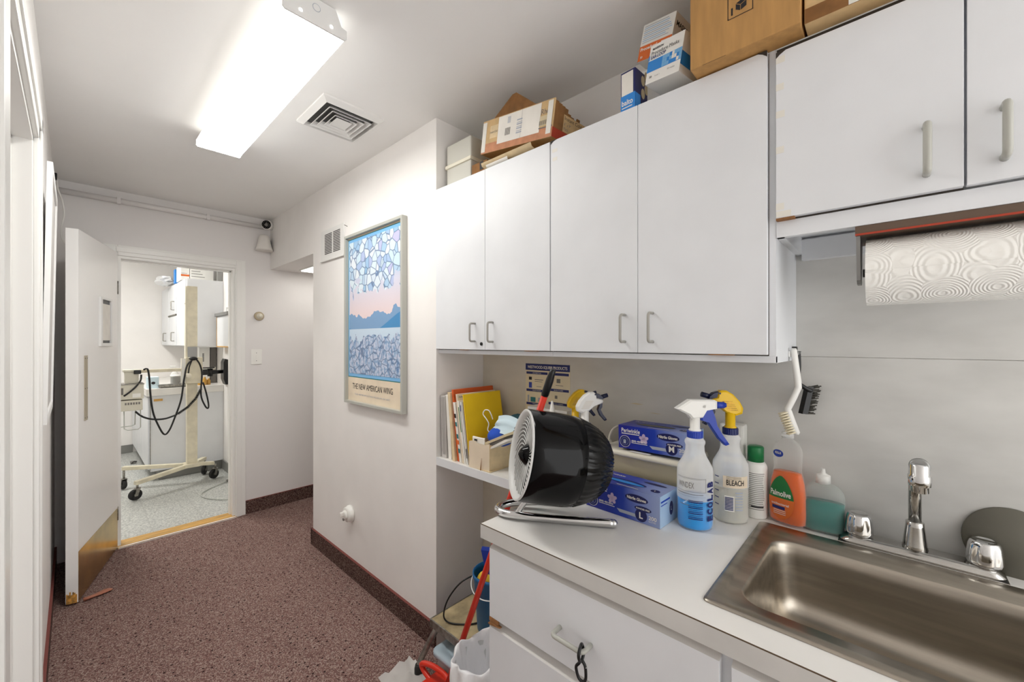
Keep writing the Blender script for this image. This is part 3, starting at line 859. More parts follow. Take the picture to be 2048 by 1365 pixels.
# ============================================================ ON TOP OF THE WALL CABINETS
ZT = 2.1325
t = thing('storage_case', 'two-tone grey plastic case at the left end of the cabinet tops', 'case', (1.3, 1.45, ZT))
MB().box(1.195, 1.42, 1.365, 1.536, ZT, 2.232, 'box_grey', .008).build('body', t)
MB().box(1.195, 1.42, 1.365, 1.536, 2.242, 2.338, 'box_grey', .008).build('lid', t)
MB().box(1.189, 1.426, 1.36, 1.541, 2.229, 2.245, 'cream_case', .004).build('rim', t)

t = thing('small_carton', 'small brown carton under the tilted open carton', 'box', (1.32, 1.2, ZT))
MB().box(1.19, 1.42, 1.257, 1.352, ZT, 2.195, 'cardboard_dark', .002).build('carton_body', t)
b = MB().rect((1.19, 1.30, 2.19), RX, (0, 0, -1), .05, .02, 'ink')
MB().box(1.189, 1.1902, 1.28, 1.30, 2.16, 2.194, 'ink', 0).build('printed_mark', t)
g = MB()
g.loft([[(1.150 + .02 * k * 0 + x, y, ZT + .001 + z) for x, z in ((0, .012), (.002, .002), (.03, 0), (.2, 0))] for y in (1.22, 1.10)], 'paper', (False, False), True, False)
g.loft([[(1.152 + x, y, ZT + .006 + z) for x, z in ((-.002, .022), (.004, .010), (.03, .004), (.2, .001))] for y in (1.25, .98)], 'kraft_pale', (False, False), True, False)
g.build('paper_sheets', label='curled cream paper sheets under the tilted open carton', cat='paper')

# tilted open carton (local: x depth away from the viewer, y along the wall to the left, z up)
t = thing('open_carton', 'worn open carton with a white shipping label, tilted on the cabinet tops', 'box', (1.165, .896, 2.158))
t.rotation_euler = (math.radians(9.2), 0, math.radians(-3))
W, D, H = .40, .26, .132
c = MB()
c.box(0, .004, 0, W, 0, H, 'cardboard_pale').box(D - .004, D, 0, W, 0, H, 'cardboard_dark').box(.004, D - .004, W - .004, W, 0, H, 'cardboard_pale').box(.004, D - .004, 0, W, 0, .004, 'cardboard')
n_ = 14
for k in range(n_):   # torn right-hand end
    a, e = .004 + (D - .008) * k / n_, .004 + (D - .008) * (k + 1) / n_
    c.box(a, e, 0, .004, .004, H - .006 - .02 * random.random() * (k > 3) - .0028 * k, 'cardboard_dark')
X0 = (0, W, 0)
c.rect((0, W, .0), RX, UZ, W, .038, 'cardboard_pink', .0004)
c.rect((0, W - .10, .025), RX, UZ, .235, .104, 'paper', .0008)
for k in range(9): c.rect((0, W - .10 - .045 - .0035 * k, .05), RX, UZ, .0018, .028, 'ink_grey', .0012)
for k in range(10): c.rect((0, W - .155, .095 + .0025 * k), RX, UZ, .018, .0015, 'ink_pale', .0012)
for k in range(7): c.rect((0, W - .21, .045 + .008 * k), RX, UZ, .03, .0025 if k % 2 else .005, 'ink_pale', .0012)
c.rect((0, W - .235, .025), RX, UZ, .0008, .104, 'ink_grey', .0012)
c.rect((0, W - .05, .055), RX, UZ, .048, .05, 'kraft_pale', .0006)
c.text('Instant Cold', .009, (0, W - .052, .075), RX, UZ, 'ink_grey', width=.044, off=.001)
c.text('Rhea', .02, (0, .062, .085), RX, UZ, 'ink_grey', width=.05, off=.001)
c.rect((0, .068, .045), RX, UZ, .05, .035, 'paper_tan', .0008)
for k in range(8): c.rect((0, .065 - .005 * k, .048), RX, UZ, .0025, .016, 'ink_grey', .0012)
c.rect((0, .068, .036), RX, UZ, .066, .004, 'ink_grey', .0012)
c.rect((0, .03, .012), RX, UZ, .024, .115, 'tape', .0014)
c.rect((0, W - .002, .005), RX, UZ, .025, .12, 'tape', .0014)
e0 = (.03, 0, 0)
c.rect((.055, 0, .035), (1, 0, 0), UZ, .14, .06, 'cardboard_pale', .0004)
c.rect((0, 0, 0), (1, 0, 0), UZ, .25, .034, 'red_print', .0003)
c.text('Instant Cold', .012, (.06, 0, .078), (1, 0, 0), UZ, 'ink', width=.1, off=.0009)
c.text('6" x 9"', .010, (.06, 0, .058), (1, 0, 0), UZ, 'ink_grey', off=.0009)
c.text('Pack', .010, (.06, 0, .042), (1, 0, 0), UZ, 'ink_grey', off=.0009)
c.build('carton_body', t, w=False)
MB().prism([(.06, W - .002, H), (.24, W - .002, H), (.24, W + .04, H + .10), (.13, W + .04, H + .105)], (0, .004, .001), 'cardboard_dark').build('flap', t, w=False) if 0 else None
MB().prism([(.02, W - .015, H - .006), (.024, .262, H + .086), (.024, .24, H + .088), (.024, .13, H + .022), (.02, .09, H - .006)], (.004, 0, 0), 'cardboard_dark').build('flap', t, w=False)

t = thing('blue_carton', 'small navy carton with a white panel on the cabinet tops', 'box', (1.163, .574, ZT), 0)
t.rotation_euler = (0, 0, math.radians(-4))
c = MB().box(0, .12, 0, .05, 0, .125, 'navy_print', .001)
c.rect((0, .047, .052), RX, UZ, .040, .068, 'paper', .0005).rect((0, .05, 0), RX, UZ, .05, .052, 'sky_print', .0005).rect((0, 0, 0), (1, 0, 0), UZ, .03, .05, 'sky_print', .0005)
c.text('balto', .016, (0, .046, .021), RX, UZ, 'paper', width=.038, bold=.02)
c.rect((0, .046, .012), RX, UZ, .036, .003, 'paper', .0008)
for k in range(4): c.disc((.045 + .02 * (k % 2), 0, .06 + .02 * k), (1, 0, 0), UZ, .011, .016, 'paper_tan', .0006)
c.build('carton_body', t, w=False)

G2 = 'procedure mask boxes on the cabinet tops'
t = thing('mask_box', 'white and blue face mask box overhanging the cabinet edge', 'box', (1.128, .43, ZT + .03), 0, G2)
t.rotation_euler = (math.radians(9), math.radians(3), math.radians(-12))
c = MB().box(0, .10, 0, .112, 0, .108, 'white_plastic', .001)
c.rect((0, .112, .032), RX, UZ, .112, .032, 'sky_print', .0005)
for i in range(8):
    for j in range(3):
        if random.random() < .62: c.rect((0, .062 - i * .0078, .033 + j * .0102), RX, UZ, .0074, .0098, random.choice(['sky_print_pale', 'paper', 'sky_print_pale']), .0008)
c.text('McKESSON', .0055, (0, .102, .093), RX, UZ, 'ink', width=.036, bold=.03)
c.text('Procedure Masks', .010, (0, .104, .079), RX, UZ, 'ink', width=.090)
c.text('EAR-LOOP', .009, (0, .104, .068), RX, UZ, 'ink_navy', width=.05, bold=.02)
c.text('50', .006, (0, .10, .014), RX, UZ, 'ink_grey', bold=.03).text('Level 1', .004, (0, .08, .014), RX, UZ, 'ink_grey').text('50 masks', .0045, (0, .04, .018), RX, UZ, 'ink_grey')
c.rect((0, .112, .066), RX, UZ, .0035, .014, 'sky_print', .0009)
c.rect((0, 0, .02), (1, 0, 0), UZ, .1, .035, 'sky_print', .0005)
c.build('carton_body', t, w=False)
t = thing('mask_box', 'tilted mask box with an orange band behind the blue and white one', 'box', (1.205, .487, ZT + .155), 0, G2)
t.rotation_euler = (math.radians(11), math.radians(3), math.radians(-8))
c = MB().box(0, .09, 0, .112, 0, .11, 'white_plastic', .001)
c.rect((0, .112, .0), RX, UZ, .112, .045, 'orange_print', .0005)
c.text('Procedural', .009, (0, .107, .03), RX, UZ, 'paper', width=.058, bold=.03)
c.text('50', .006, (0, .104, .008), RX, UZ, 'paper', bold=.03)
c.rect((0, .035, .008), RX, UZ, .026, .03, 'paper', .0008)
for k in range(5): c.rect((0, .033, .011 + .005 * k), RX, UZ, .02, .002, 'ink_grey', .0012)
for k in range(9): c.rect((0, .106, .053 + .006 * k), RX, UZ, .08 + .02 * random.random(), .0018, 'sky_print_pale' if k % 2 else 'ink_pale', .0006)
c.text('MASKS', .014, (.01, 0, .075), (1, 0, 0), UZ, 'ink', bold=.02)
c.build('carton_body', t, w=False)
MB().box(1.235, 1.33, .49, .60, ZT, ZT + .15, 'white_plastic', .001).build('plain_carton', label='plain white carton half hidden beneath the orange-banded mask box', cat='box')

t = thing('large_carton', 'largest brown cardboard carton overhanging the tall cabinets', 'box', (1.103, .2715, ZT))
c = MB().box(1.103, 1.40, .152, .391, ZT, ZT + .31, 'cardboard', .003)
# printed box mark: a framed carton under a roof
f0 = (1.103, .3005, ZT + .082)
for (dy, dz, w_, h_) in ((0, 0, .056, .0018), (0, .052, .056, .0018), (0, 0, .0018, .052), (.054, 0, .0018, .052)): c.rect((1.103, f0[1] - dy, f0[2] + dz), RX, UZ, w_, h_, 'ink', .0005)
P_ = lambda y, z: (1.1025, f0[1] - y * .65, f0[2] + z * .65)
c.poly([P_(.028, .028), P_(.043, .018), P_(.043, .038), P_(.028, .048)], 'ink').poly([P_(.045, .018), P_(.064, .026), P_(.064, .046), P_(.045, .038)], 'ink').poly([P_(.029, .050), P_(.044, .040), P_(.063, .048), P_(.048, .057)], 'ink')
c.poly([P_(.012, .012), P_(.018, .012), P_(.018, .04), P_(.012, .04)], 'ink')
c.rect((1.103, .36, ZT), (0, -1, 0), (1, 0, 0), .055, .002, 'ink', .0005)
c.build('carton_body', t)
t = thing('long_carton', 'brown cardboard carton with a ribbed end at the far right of the cabinet tops', 'box', (1.12, .03, ZT))
c = MB().box(1.118, 1.4, -.13, .147, ZT, ZT + .25, 'cardboard_pale', .002)
for k in range(7): c.rect((1.118, .136, ZT + .004 + .0042 * k), RX, UZ, .06, .0018, 'cardboard_dark', .0006)
c.rect((1.118, .146, ZT + .0005), RX, UZ, .26, .033, 'cardboard_dark', .0003)
c.rect((1.118, .07, ZT + .001), RX, UZ, .05, .1, 'tape', .0009)
c.build('carton_body', t)
# ============================================================ BASE CABINET, COUNTER, SINK
ZK = .90
t = thing('base_cabinet', 'white base cabinet with drawers under the counter', 'cabinet', (1.13, .2, 0))
c = MB().box(.82, .838, -.6, .834, .10, ZK - .0405, 'laminate').box(.838, XB - .0045, .816, .834, .10, ZK - .0405, 'laminate').box(.838, XB - .0045, -.6, -.582, .10, ZK - .0405, 'laminate').box(.838, XB - .0045, -.582, .816, .10, .118, 'laminate').box(XB - .012, XB - .0045, -.582, .816, .118, ZK - .0405, 'laminate').box(.87, .88, -.6, .834, 0, .0995, 'gap_dark').box(.88, XB - .0045, .82, .834, 0, .0995, 'gap_dark')
c.build('carcass', t)
def drawer(y0, y1, z0, z1, nm='drawer'):
    d = MB()
    # front with bevelled mouldings at the top and right-hand edges
    d.box(.80, .819, y0, y1, z0, z1 - .012, 'laminate', .0008)
    d.prism([(.80, y1, z1 - .012), (.819, y1, z1 - .012), (.819, y1, z1)], (0, y0 - y1, 0), 'laminate_edge')
    return d.build(nm, t)
d1 = drawer(.232, .834, .648, .852)
drawer(.40, .834, .40, .632)
drawer(.232, .396, .40, .632, 'cabinet_door')
drawer(.232, .834, .12, .39)
drawer(-.28, .212, .648, .852)
drawer(-.28, .212, .12, .632, 'cabinet_door')
MB().box(.7995, .806, .8, .8345, .636, .647, 'raw_wood').prism([(.797, .838, .628), (.797, .83, .636), (.797, .79, .633), (.797, .83, .626)], (.01, 0, 0), 'raw_wood').build('split_wood', t, label='splintered raw wood between the drawer fronts')
bent([(.80, .588, .733), (.765, .588, .733), (.765, .502, .733), (.80, .502, .733)], .0055, 'pale_pull').build('handle', d1)
# carabiner on the pull
t = thing('carabiner', 'black carabiner clip hooked on the drawer handle', 'carabiner', (.768, .507, .67))
MB().tube([(.778, .512, .742), (.766, .507, .747), (.755, .505, .736), (.757, .505, .722), (.768, .506, .714), (.779, .508, .724), (.78, .511, .735)], .0036, 'black', 10, 5, closed=True).build('swivel_ring', t)
MB().tube([(.768, .506, .714), (.764, .512, .706), (.764, .518, .695), (.766, .513, .674), (.769, .504, .668), (.772, .498, .675), (.771, .498, .70), (.769, .502, .711)], .0034, 'black', 10, 5, closed=True).build('hook', t)
MB().tube([(.7705, .497, .703), (.7715, .4975, .68)], .0022, 'chrome', 8).build('gate', t)

# counter slab with the sink cut-out
HX0, HX1, HY0, HY1 = .885, 1.335, -.335, .262
t = thing('countertop', 'white laminate countertop holding the sink', 'countertop', (1.12, .1, ZK - .04))
c = MB()
for q in ((.797, HX0, -.62, .866), (HX1, XB - .0045, -.62, .866), (HX0, HX1, HY1, .866), (HX0, HX1, -.62, HY0)):
    c.box(q[0], q[1], q[2], q[3], ZK - .04, ZK, 'laminate_counter')
c.build('slab', t)
MB().box(.7955, .7972, -.62, .8665, ZK - .0405, ZK - .0015, 'counter_band').box(.7954, .7972, -.62, .8665, ZK - .0016, ZK + .0002, 'brown_line').build('edge_band', t)

def rrect(x0, x1, y0, y1, r, z, n=6):
    P = []
    for (cx_, cy_, a0) in ((x1 - r, y1 - r, 0), (x0 + r, y1 - r, 90), (x0 + r, y0 + r, 180), (x1 - r, y0 + r, 270)):
        for k in range(n + 1):
            a = math.radians(a0 + 90 * k / n)
            P.append((cx_ + r * math.cos(a), cy_ + r * math.sin(a), z))
    return P
SX0, SX1, SY0, SY1 = .862, 1.355, -.357, .283
t = thing('sink', 'stainless steel drop-in sink with a rectangular bowl', 'sink', (1.1, -.04, .73))
R = [rrect(SX0, SX1, SY0, SY1, .012, ZK + .0005), rrect(SX0 + .001, SX1 - .001, SY0 + .001, SY1 - .001, .012, ZK + .004), rrect(SX0 + .006, SX1 - .006, SY0 + .006, SY1 - .006, .014, ZK + .0055),
     rrect(SX0 + .026, SX1 - .045, SY0 + .026, SY1 - .022, .04, ZK + .0055), rrect(SX0 + .031, SX1 - .05, SY0 + .031, SY1 - .027, .045, ZK + .001),
     rrect(SX0 + .052, SX1 - .080, SY0 + .052, SY1 - .048, .05, ZK + .001), rrect(SX0 + .055, SX1 - .083, SY0 + .055, SY1 - .051, .05, ZK - .002), rrect(SX0 + .058, SX1 - .086, SY0 + .058, SY1 - .054, .05, ZK - .010),
     rrect(SX0 + .062, SX1 - .090, SY0 + .062, SY1 - .058, .05, ZK - .03), rrect(SX0 + .07, SX1 - .098, SY0 + .07, SY1 - .066, .055, ZK - .12),
     rrect(SX0 + .076, SX1 - .104, SY0 + .076, SY1 - .072, .055, ZK - .145), rrect(SX0 + .09, SX1 - .118, SY0 + .09, SY1 - .086, .05, ZK - .162), rrect(SX0 + .115, SX1 - .143, SY0 + .115, SY1 - .11, .04, ZK - .168)]
MB().loft(R, 'steel', (False, True)).build('bowl', t)
MB().lathe([(.045, .002), (.04, .004), (.034, .001), (.03, -.004), (.001, -.004)], 'chrome_worn', 32, (1.08, -.04, ZK - .168)).build('drain', t)

# two-handle faucet
t = thing('faucet', 'chrome two-handle faucet on the back edge of the sink', 'faucet', (1.388, -.038, ZK))
fx = 1.388
R = [rrect(fx - .031, fx + .029, -.178, .104, .02, ZK + .005), rrect(fx - .031, fx + .029, -.178, .104, .02, ZK + .010), rrect(fx - .022, fx + .022, -.165, .091, .02, ZK + .022), rrect(fx - .018, fx + .018, -.160, .086, .018, ZK + .023)]
MB().loft(R, 'chrome_worn', (True, True)).box(fx - .033, fx + .03, -.181, .107, ZK + .0005, ZK + .0055, 'rubber', .002).build('base_plate', t)
def fknob(y):
    k = MB()
    pr = [(.021, ZK + .022), (.028, ZK + .026), (.029, ZK + .032), (.0285, ZK + .045), (.026, ZK + .066), (.024, ZK + .074), (.019, ZK + .078), (.0185, ZK + .0765), (.001, ZK + .077)]
    n = 40; rings = []
    for r, z in pr:
        rr = []
        for i in range(n):
            a = 2 * PI * i / n
            fl = 1 - (.10 * max(0, math.cos(5 * a)) if ZK + .03 < z < ZK + .07 else .02)
            rr.append((fx + r * fl * math.cos(a), y + r * fl * math.sin(a), z))
        rings.append(rr)
    k.loft(rings, 'chrome')
    return k.build('handle', t)
fknob(.066); fknob(-.148)
sy = -.037
MB().lathe([(.024, ZK + .02), (.022, ZK + .03), (.017, ZK + .075), (.0165, ZK + .086), (.013, ZK + .088)], 'chrome_worn', 28, (fx, sy, 0)).build('spout_base', t)
bent([(fx, sy, ZK + .08), (fx, sy, ZK + .222), (fx - .185, sy - .002, ZK + .262)], .0118, 'chrome_worn', 18, .3).build('spout', t)
ae = V((fx - .178, sy - .002, ZK + .232))
MB().lathe([(.013, .034), (.0165, .03), (.0165, .01), (.0185, .008), (.018, -.012), (.0145, -.014), (.0145, -.026), (.012, -.027)], 'chrome', 28, ae).build('aerator', t)
MB().lathe([(.0155, -.008), (.0165, .0), (.0165, .016), (.013, .018)], 'grey_metal', 24, (fx - .168, sy - .002, ZK + .2575), (-1, 0, .22)).build('spout_end', t)

# round plate leaning against the wall
ctr = V((1.437, -.195, ZK + .057))
axv = V((-1, .05, .18)).normalized()
MB().lathe([(.001, 0), (.074, 0), (.076, .002), (.074, .005), (.001, .005)], 'dark_plate', 56, (1.432, -.192, ZK + .0695), axv).build('sink_cover', label='dark grey round cover leaning on the wall behind the right faucet handle', cat='sink cover')

# ============================================================ ON THE COUNTER
# spray bottle, local: nozzle points to +x
def spray(name, label, loc, rz, head, body_h=1., liquid=None, fill=.5, style='gun', group='trigger spray bottles'):
    t = thing(name, label, 'spray bottle', loc, rz, group)
    k = body_h
    pr = [(.040, 0), (.046, .003), (.0475, .012), (.0475, .155), (.046, .168), (.030, .198), (.0255, .212), (.0245, .228), (.0275, .236), (.0265, .242), (.018, .252)]
    b = MB()
    rings = []
    full = [(r, z * k) for r, z in pr]
    zf = .165 * k * fill if liquid else 0
    lo = [q for q in full if q[1] < zf] + [(.0475, zf)]; hi = [(.0475, zf)] + [q for q in full if q[1] > zf]
    MB().lathe(lo, 'wet_plastic', 36, caps=(True, False)).lathe(hi, 'milky', 36, caps=(False, False)).build('bottle', t, w=False)
    if liquid:
        MB().lathe([(.038, .0025), (.0445, .005), (.0455, .013), (.0455, zf), (.001, zf)], liquid, 36).build('liquid', t, w=False)
    zc = .249 * k
    cm = 'royal' if head != 'yellow_plastic' else 'navy_plastic'
    n = 48
    MB().loft([[( (r * (1 + (.035 if i % 2 else 0))) * math.cos(2 * PI * i / n), (r * (1 + (.035 if i % 2 else 0))) * math.sin(2 * PI * i / n), zc + z) for i in range(n)] for r, z in ((.0195, 0), (.0205, .002), (.0205, .018), (.019, .02))], cm, smooth=False).build('collar', t, w=False)
    h = MB().lathe([(.0165, zc + .019), (.0165, zc + .023), (.0135, zc + .025), (.0135, zc + .07)], head, 24)
    def slab(pts, w2, m, mb):
        # rounded side profile: inner full-width outline, narrower lips
        cx_ = sum(p[0] for p in pts) / len(pts); cz_ = sum(p[1] for p in pts) / len(pts)
        sh = lambda f, y: [(cx_ + (x - cx_) * f, y, cz_ + (z - cz_) * f) for x, z in pts]
        mb.loft([sh(.86, -w2), sh(1, -w2 * .7), sh(1, w2 * .7), sh(.86, w2)], m, smooth=False)
    if style == 'gun':
        P = [(-.056, .083), (-.018, .108), (.05, .108), (.058, .104), (.058, .083), (.03, .078), (.018, .058), (-.014, .055), (-.022, .066)]
        slab([(x, zc + z) for x, z in P], .0145, head, h)
        h.build('spray_head', t, w=False)
        MB().cyl((.054, 0, zc + .092), (.082, 0, zc + .092), .0095, 'royal', n=18).cyl((.082, 0, zc + .092), (.087, 0, zc + .092), .007, 'royal', n=18).build('nozzle', t, w=False)
        tr = MB()
        T = [(.012, .094), (.022, .097), (.03, .088), (.046, .082), (.054, .060), (.060, .035), (.078, .004), (.094, -.018), (.084, -.022), (.066, -.004), (.046, .026), (.034, .044), (.014, .05), (.010, .07)]
        slab([(x, zc + z) for x, z in T], .011, 'royal', tr)
        tr.cyl((.02, -.0145, zc + .09), (.02, .0145, zc + .09), .0045, 'white_plastic', n=14)
        tr.build('trigger', t, w=False)
    else:
        P = [(-.030, .062), (-.032, .078), (-.022, .098), (-.004, .118), (.014, .129), (.03, .129), (.038, .122), (.04, .108), (.058, .104), (.064, .097), (.06, .09), (.03, .078), (.014, .064), (-.013, .056)]
        slab([(x, zc + z) for x, z in P], .0135, head, h)
        for q in range(6): h.box(-.016 + .003 * q, .012 + .003 * q, -.0138, .0138, zc + .072 + .005 * q, zc + .0735 + .005 * q, 'beige' if head == 'white_plastic' else 'chip_wood')
        h.cyl((.034, -.0137, zc + .121), (.034, .0137, zc + .121), .003, 'navy_gloss', n=10)
        h.build('spray_head', t, w=False)
        nz = MB(); slab([(x, zc + z) for x, z in [(.036, .126), (.050, .122), (.062, .112), (.066, .104), (.058, .103), (.040, .108)]], .0125, 'navy_gloss', nz)
        nz.cyl((.058, 0, zc + .110), (.082, 0, zc + .117), .0075, 'navy_gloss', n=16)
        nz.build('nozzle', t, w=False)
        tr = MB()
        slab([(x, zc + z) for x, z in [(.05, .098), (.062, .094), (.061, .078), (.054, .068), (.064, .048), (.078, .030), (.070, .026), (.052, .046), (.044, .066), (.05, .084)]], .009, 'navy_gloss', tr)
        tr.build('trigger', t, w=False)
    return t
ang = math.atan2(-.731, .683)         # towards the right as the shelf is faced from the corridor
bl = spray('spray_bottle', 'spray bottle of blue liquid with a white head and blue trigger', (1.203, .413, ZK + .0005), ang, 'white_plastic', 1.0, 'liquid_blue', .5)
# printing on the bottle: camera side is local angle ~ -90 deg
a0 = -PI / 2 - .42
pm = MB()
RB = .0482
def on(ac):
    return lambda x, y, z0: (RB * math.cos(ac + x / RB), RB * math.sin(ac + x / RB), z0 + y)
w = lambda ac, z0: (lambda x, y: on(ac)(x, y, z0))
pm.text('WINDEX', .016, (0, 0, 0), (1, 0, 0), UZ, 'ink_grey', width=.046, fn=w(a0 - 1.0, .118))
for (aa, b_, z0, z1) in ((-1.1, .6, .1455, .1462), (-1.1, .6, .143, .1435), (-1.1, .6, .108, .1086), (-1.1, .45, .101, .1025), (-1.1, .6, .095, .0955), (-.9, .2, .082, .083), (-.9, -.3, .07, .0715)):
    pm.wrap((0, 0, 0), RB, a0 + aa, a0 + b_, z0, z1, 'ink_grey')
pm.wrap((0, 0, 0), RB, a0 + .59, a0 + .605, .108, .1462, 'ink_grey')
for q in range(11): pm.wrap((0, 0, 0), RB + .0008, a0 - .35, a0 + .42, .034 + q * .005, .0365 + q * .005 - .0008 * (q % 3), 'ink_navy')
# lettering running up the right side
for i, ch in enumerate('ECOLAB'):
    vs, fs, wd = text_geo(ch, .05)
    pm.text(ch, .02, (0, 0, 0), (1, 0, 0), UZ, 'ink_navy', bold=.05, fn=(lambda i: (lambda x, y: ((RB + .0013) * math.cos(a0 + 1.12 - y / RB), (RB + .0013) * math.sin(a0 + 1.12 - y / RB), .03 + i * .0185 + x)))(i), width=.0155)
pm.build('printing', bl, w=False)
ye = spray('spray_bottle', 'spray bottle of clear liquid with a yellow head and handwritten label', (1.318, .352, ZK + .0005), ang + PI - .1, 'yellow_plastic', 1.0, 'liquid_clear', .62, 'curved')
a1 = 1.18
pm = MB()
pm.wrap((0, 0, 0), RB, a1 - .4, a1 + 1.1, .105, .138, 'paper_cream')
pm.text('BLEACH', .015, (0, 0, 0), (1, 0, 0), UZ, 'ink', width=.046, bold=.012, fn=(lambda x, y: ((RB + .001) * math.cos(a1 - .2 + x / RB), (RB + .001) * math.sin(a1 - .2 + x / RB), .113 + y)))
for q in range(3): pm.wrap((0, 0, 0), RB + .0009, a1 - .2, a1 + .6, .130 + q * .003, .1308 + q * .003, 'ink_grey')
pm.wrap((0, 0, 0), RB, a1 - .32, a1 + .22, .038, .082, 'paper')
for q in range(9): pm.wrap((0, 0, 0), RB + .0009, a1 - .28, a1 + .16, .042 + q * .0042, .0445 + q * .0042, 'ink_navy')
for q in range(7): pm.wrap((0, 0, 0), RB + .0003, a1 + .27, a1 + .7, .042 + q * .008, .046 + q * .008, 'ink_pale')
for q in range(5):
    pm.wrap((0, 0, 0), RB + .0003, a1 - .95, a1 - .65, .05 + q * .02, .0525 + q * .02, 'ink_navy')
pm.build('printing', ye, w=False)
spray('spray_bottle', 'spray bottle with a white curved head and dark trigger, behind the fan', (1.235, .80, ZK + .0005), ang + .1, 'white_plastic', .86, 'liquid_clear', .3, 'curved')
spray('spray_bottle', 'spray bottle with a yellow head behind the fan', (1.312, .893, ZK + .0005), ang + .1, 'yellow_plastic', .84, 'liquid_clear', .3, 'curved')

# glove cartons: local face at x=0 looks to -x, y from -W/2 to W/2
def glove(label, loc, rz, W, D, H, size, tilt=0, filled=True):
    t = thing('glove_box', label, 'box', loc, rz, 'nitrile glove boxes')
    if tilt: t.rotation_euler = (tilt, 0, rz)
    c = MB()
    h = W / 2; hh = H
    ds = W / .244
    c.box(0, D, -h, h, 0, H, 'glove_print', .0008)
    c.text('Periwinkle', .0135, (0, h - .012, H - .022), RX, UZ, 'paper', width=.066, bold=.012)
    c.rect((0, h - .012, H - .0275), RX, UZ, .064, .0025, 'paper', .0008)
    # flower
    for q in range(5):
        a = q * 2 * PI / 5 + .3
        c.disc((0, .028 + .0085 * math.cos(a), H * .52 + .0085 * math.sin(a)), (0, math.cos(a), math.sin(a)), (0, -math.sin(a), math.cos(a)), .0085, .0055, 'lilac_print', .0007) if 0 else c.poly([(-.0007, .028 + (.0085 + .0085 * math.cos(b_)) * math.cos(a) - .0058 * math.sin(b_) * math.sin(a), H * .52 + (.0085 + .0085 * math.cos(b_)) * math.sin(a) + .0058 * math.sin(b_) * math.cos(a)) for b_ in [2 * PI * z / 12 for z in range(12)]], 'lilac_print')
    # round hand seal
    cy_, cz_ = h - .024, .024
    c.disc((0, cy_, cz_), RX, UZ, .0195, .0195, 'paper', .0005).disc((0, cy_, cz_), RX, UZ, .0182, .0182, 'ink_navy', .0008).disc((0, cy_, cz_), RX, UZ, .0125, .0125, 'ink_pale', .0010).disc((0, cy_, cz_), RX, UZ, .0118, .0118, 'ink_navy', .0012)
    c.rect((0, cy_ + .005, cz_ - .007), RX, UZ, .009, .008, 'ink_pale', .0014)
    for q in range(4): c.rect((0, cy_ + .005 - q * .0025, cz_), RX, UZ, .0018, .007 - .0012 * abs(q - 1.5), 'ink_pale', .0014)
    c.text('(800) 482-8555', .0055, (0, h - .048, .026), RX, UZ, 'paper', width=.05, bold=.02)
    c.rect((0, h - .048, .0215), RX, UZ, .055, .0018, 'paper', .0008)
    c.poly([(-.0005, h - .11, .0215), (-.0005, -h + .075, .0215), (-.0005, -h + .072, .012), (-.0005, h - .12, .012)], 'ink_pale')
    for (yy, zz, rx, ry, tx, th, tw) in ((-.052, H * .74, .036, .0115, 'Nitrile Gloves', .0085, .060), (-.072, H * .46, .026, .0078, 'POWDER FREE', .0048, .042)):
        c.disc((0, yy, zz), RX, UZ, rx, ry, 'navy_print', .0006)
        c.text(tx, th, (0, yy, zz - th / 2), RX, UZ, 'paper', width=tw, bold=.025, al='c', off=.0009)
    yy = -h + .056
    c.disc((0, yy, .022), RX, UZ, .0185, .0185, 'navy_print', .0007)
    c.text(size, .017, (0, yy, .0135), RX, UZ, 'paper', bold=.03, al='c', off=.001)
    c.text('200', .0105, (0, -h + .033, .017), RX, UZ, 'paper', width=.024, bold=.02)
    c.text('GLOVES', .0045, (0, -h + .033, .010), RX, UZ, 'paper', width=.022)
    # end panel (local -y face)
    c.rect((0, -h, 0), (1, 0, 0), UZ, D, H, 'end_print', .0004)
    c.disc((D * .62, -h, H * .45), (1, 0, 0), UZ, .012, .02, 'navy_print', .0007).text(size, .012, (D * .62, -h, H * .39), (1, 0, 0), UZ, 'paper', al='c', off=.001)
    c.rect((.005, -h, H * .78), (1, 0, 0), UZ, D * .5, .005, 'royal', .0007).rect((.005, -h, H * .68), (1, 0, 0), UZ, D * .35, .003, 'royal', .0007)
    # top: title, finger slot, size
    UT = (1, 0, 0)
    c.text('Periwinkle', .012, (D * .72, h - .02, H), RX, UT, 'paper', width=.07, off=.0009)
    c.disc((D * .42, .01, H), RX, UT, W * .28, D * .15, 'black' if not filled else 'ink_navy', .0006)
    if filled: c.disc((D * .38, .008, H), RX, UT, W * .25, D * .085, 'sky_print', .0010)
    else: c.disc((D * .36, -.002, H), RX, UT, W * .22, D * .07, 'dark_plate', .0010)
    c.disc((D * .3, -h + .03, H), RX, UT, .014, .011, 'navy_print', .0006).text(size, .009, (D * .27, -h + .03, H), RX, UT, 'paper', al='c', off=.001)
    c.disc((D * .75, -h + .055, H), RX, UT, .036, .008, 'navy_print', .0006)
    c.rect((D * .1, h * .0 + .02, H), RX, UT, .07, .003, 'paper', .0008)
    c.build('carton_body', t, w=False)
    return t
glove('blue glove carton marked L standing on the counter', (1.114, .597, ZK + .0005), math.radians(-2.2), .245, .115, .0885, 'L')
glove('blue glove carton marked M lying on the cream tub', (1.262, .565, 1.0655), math.radians(-1), .238, .115, .0765, 'M', math.radians(-1.0), False)
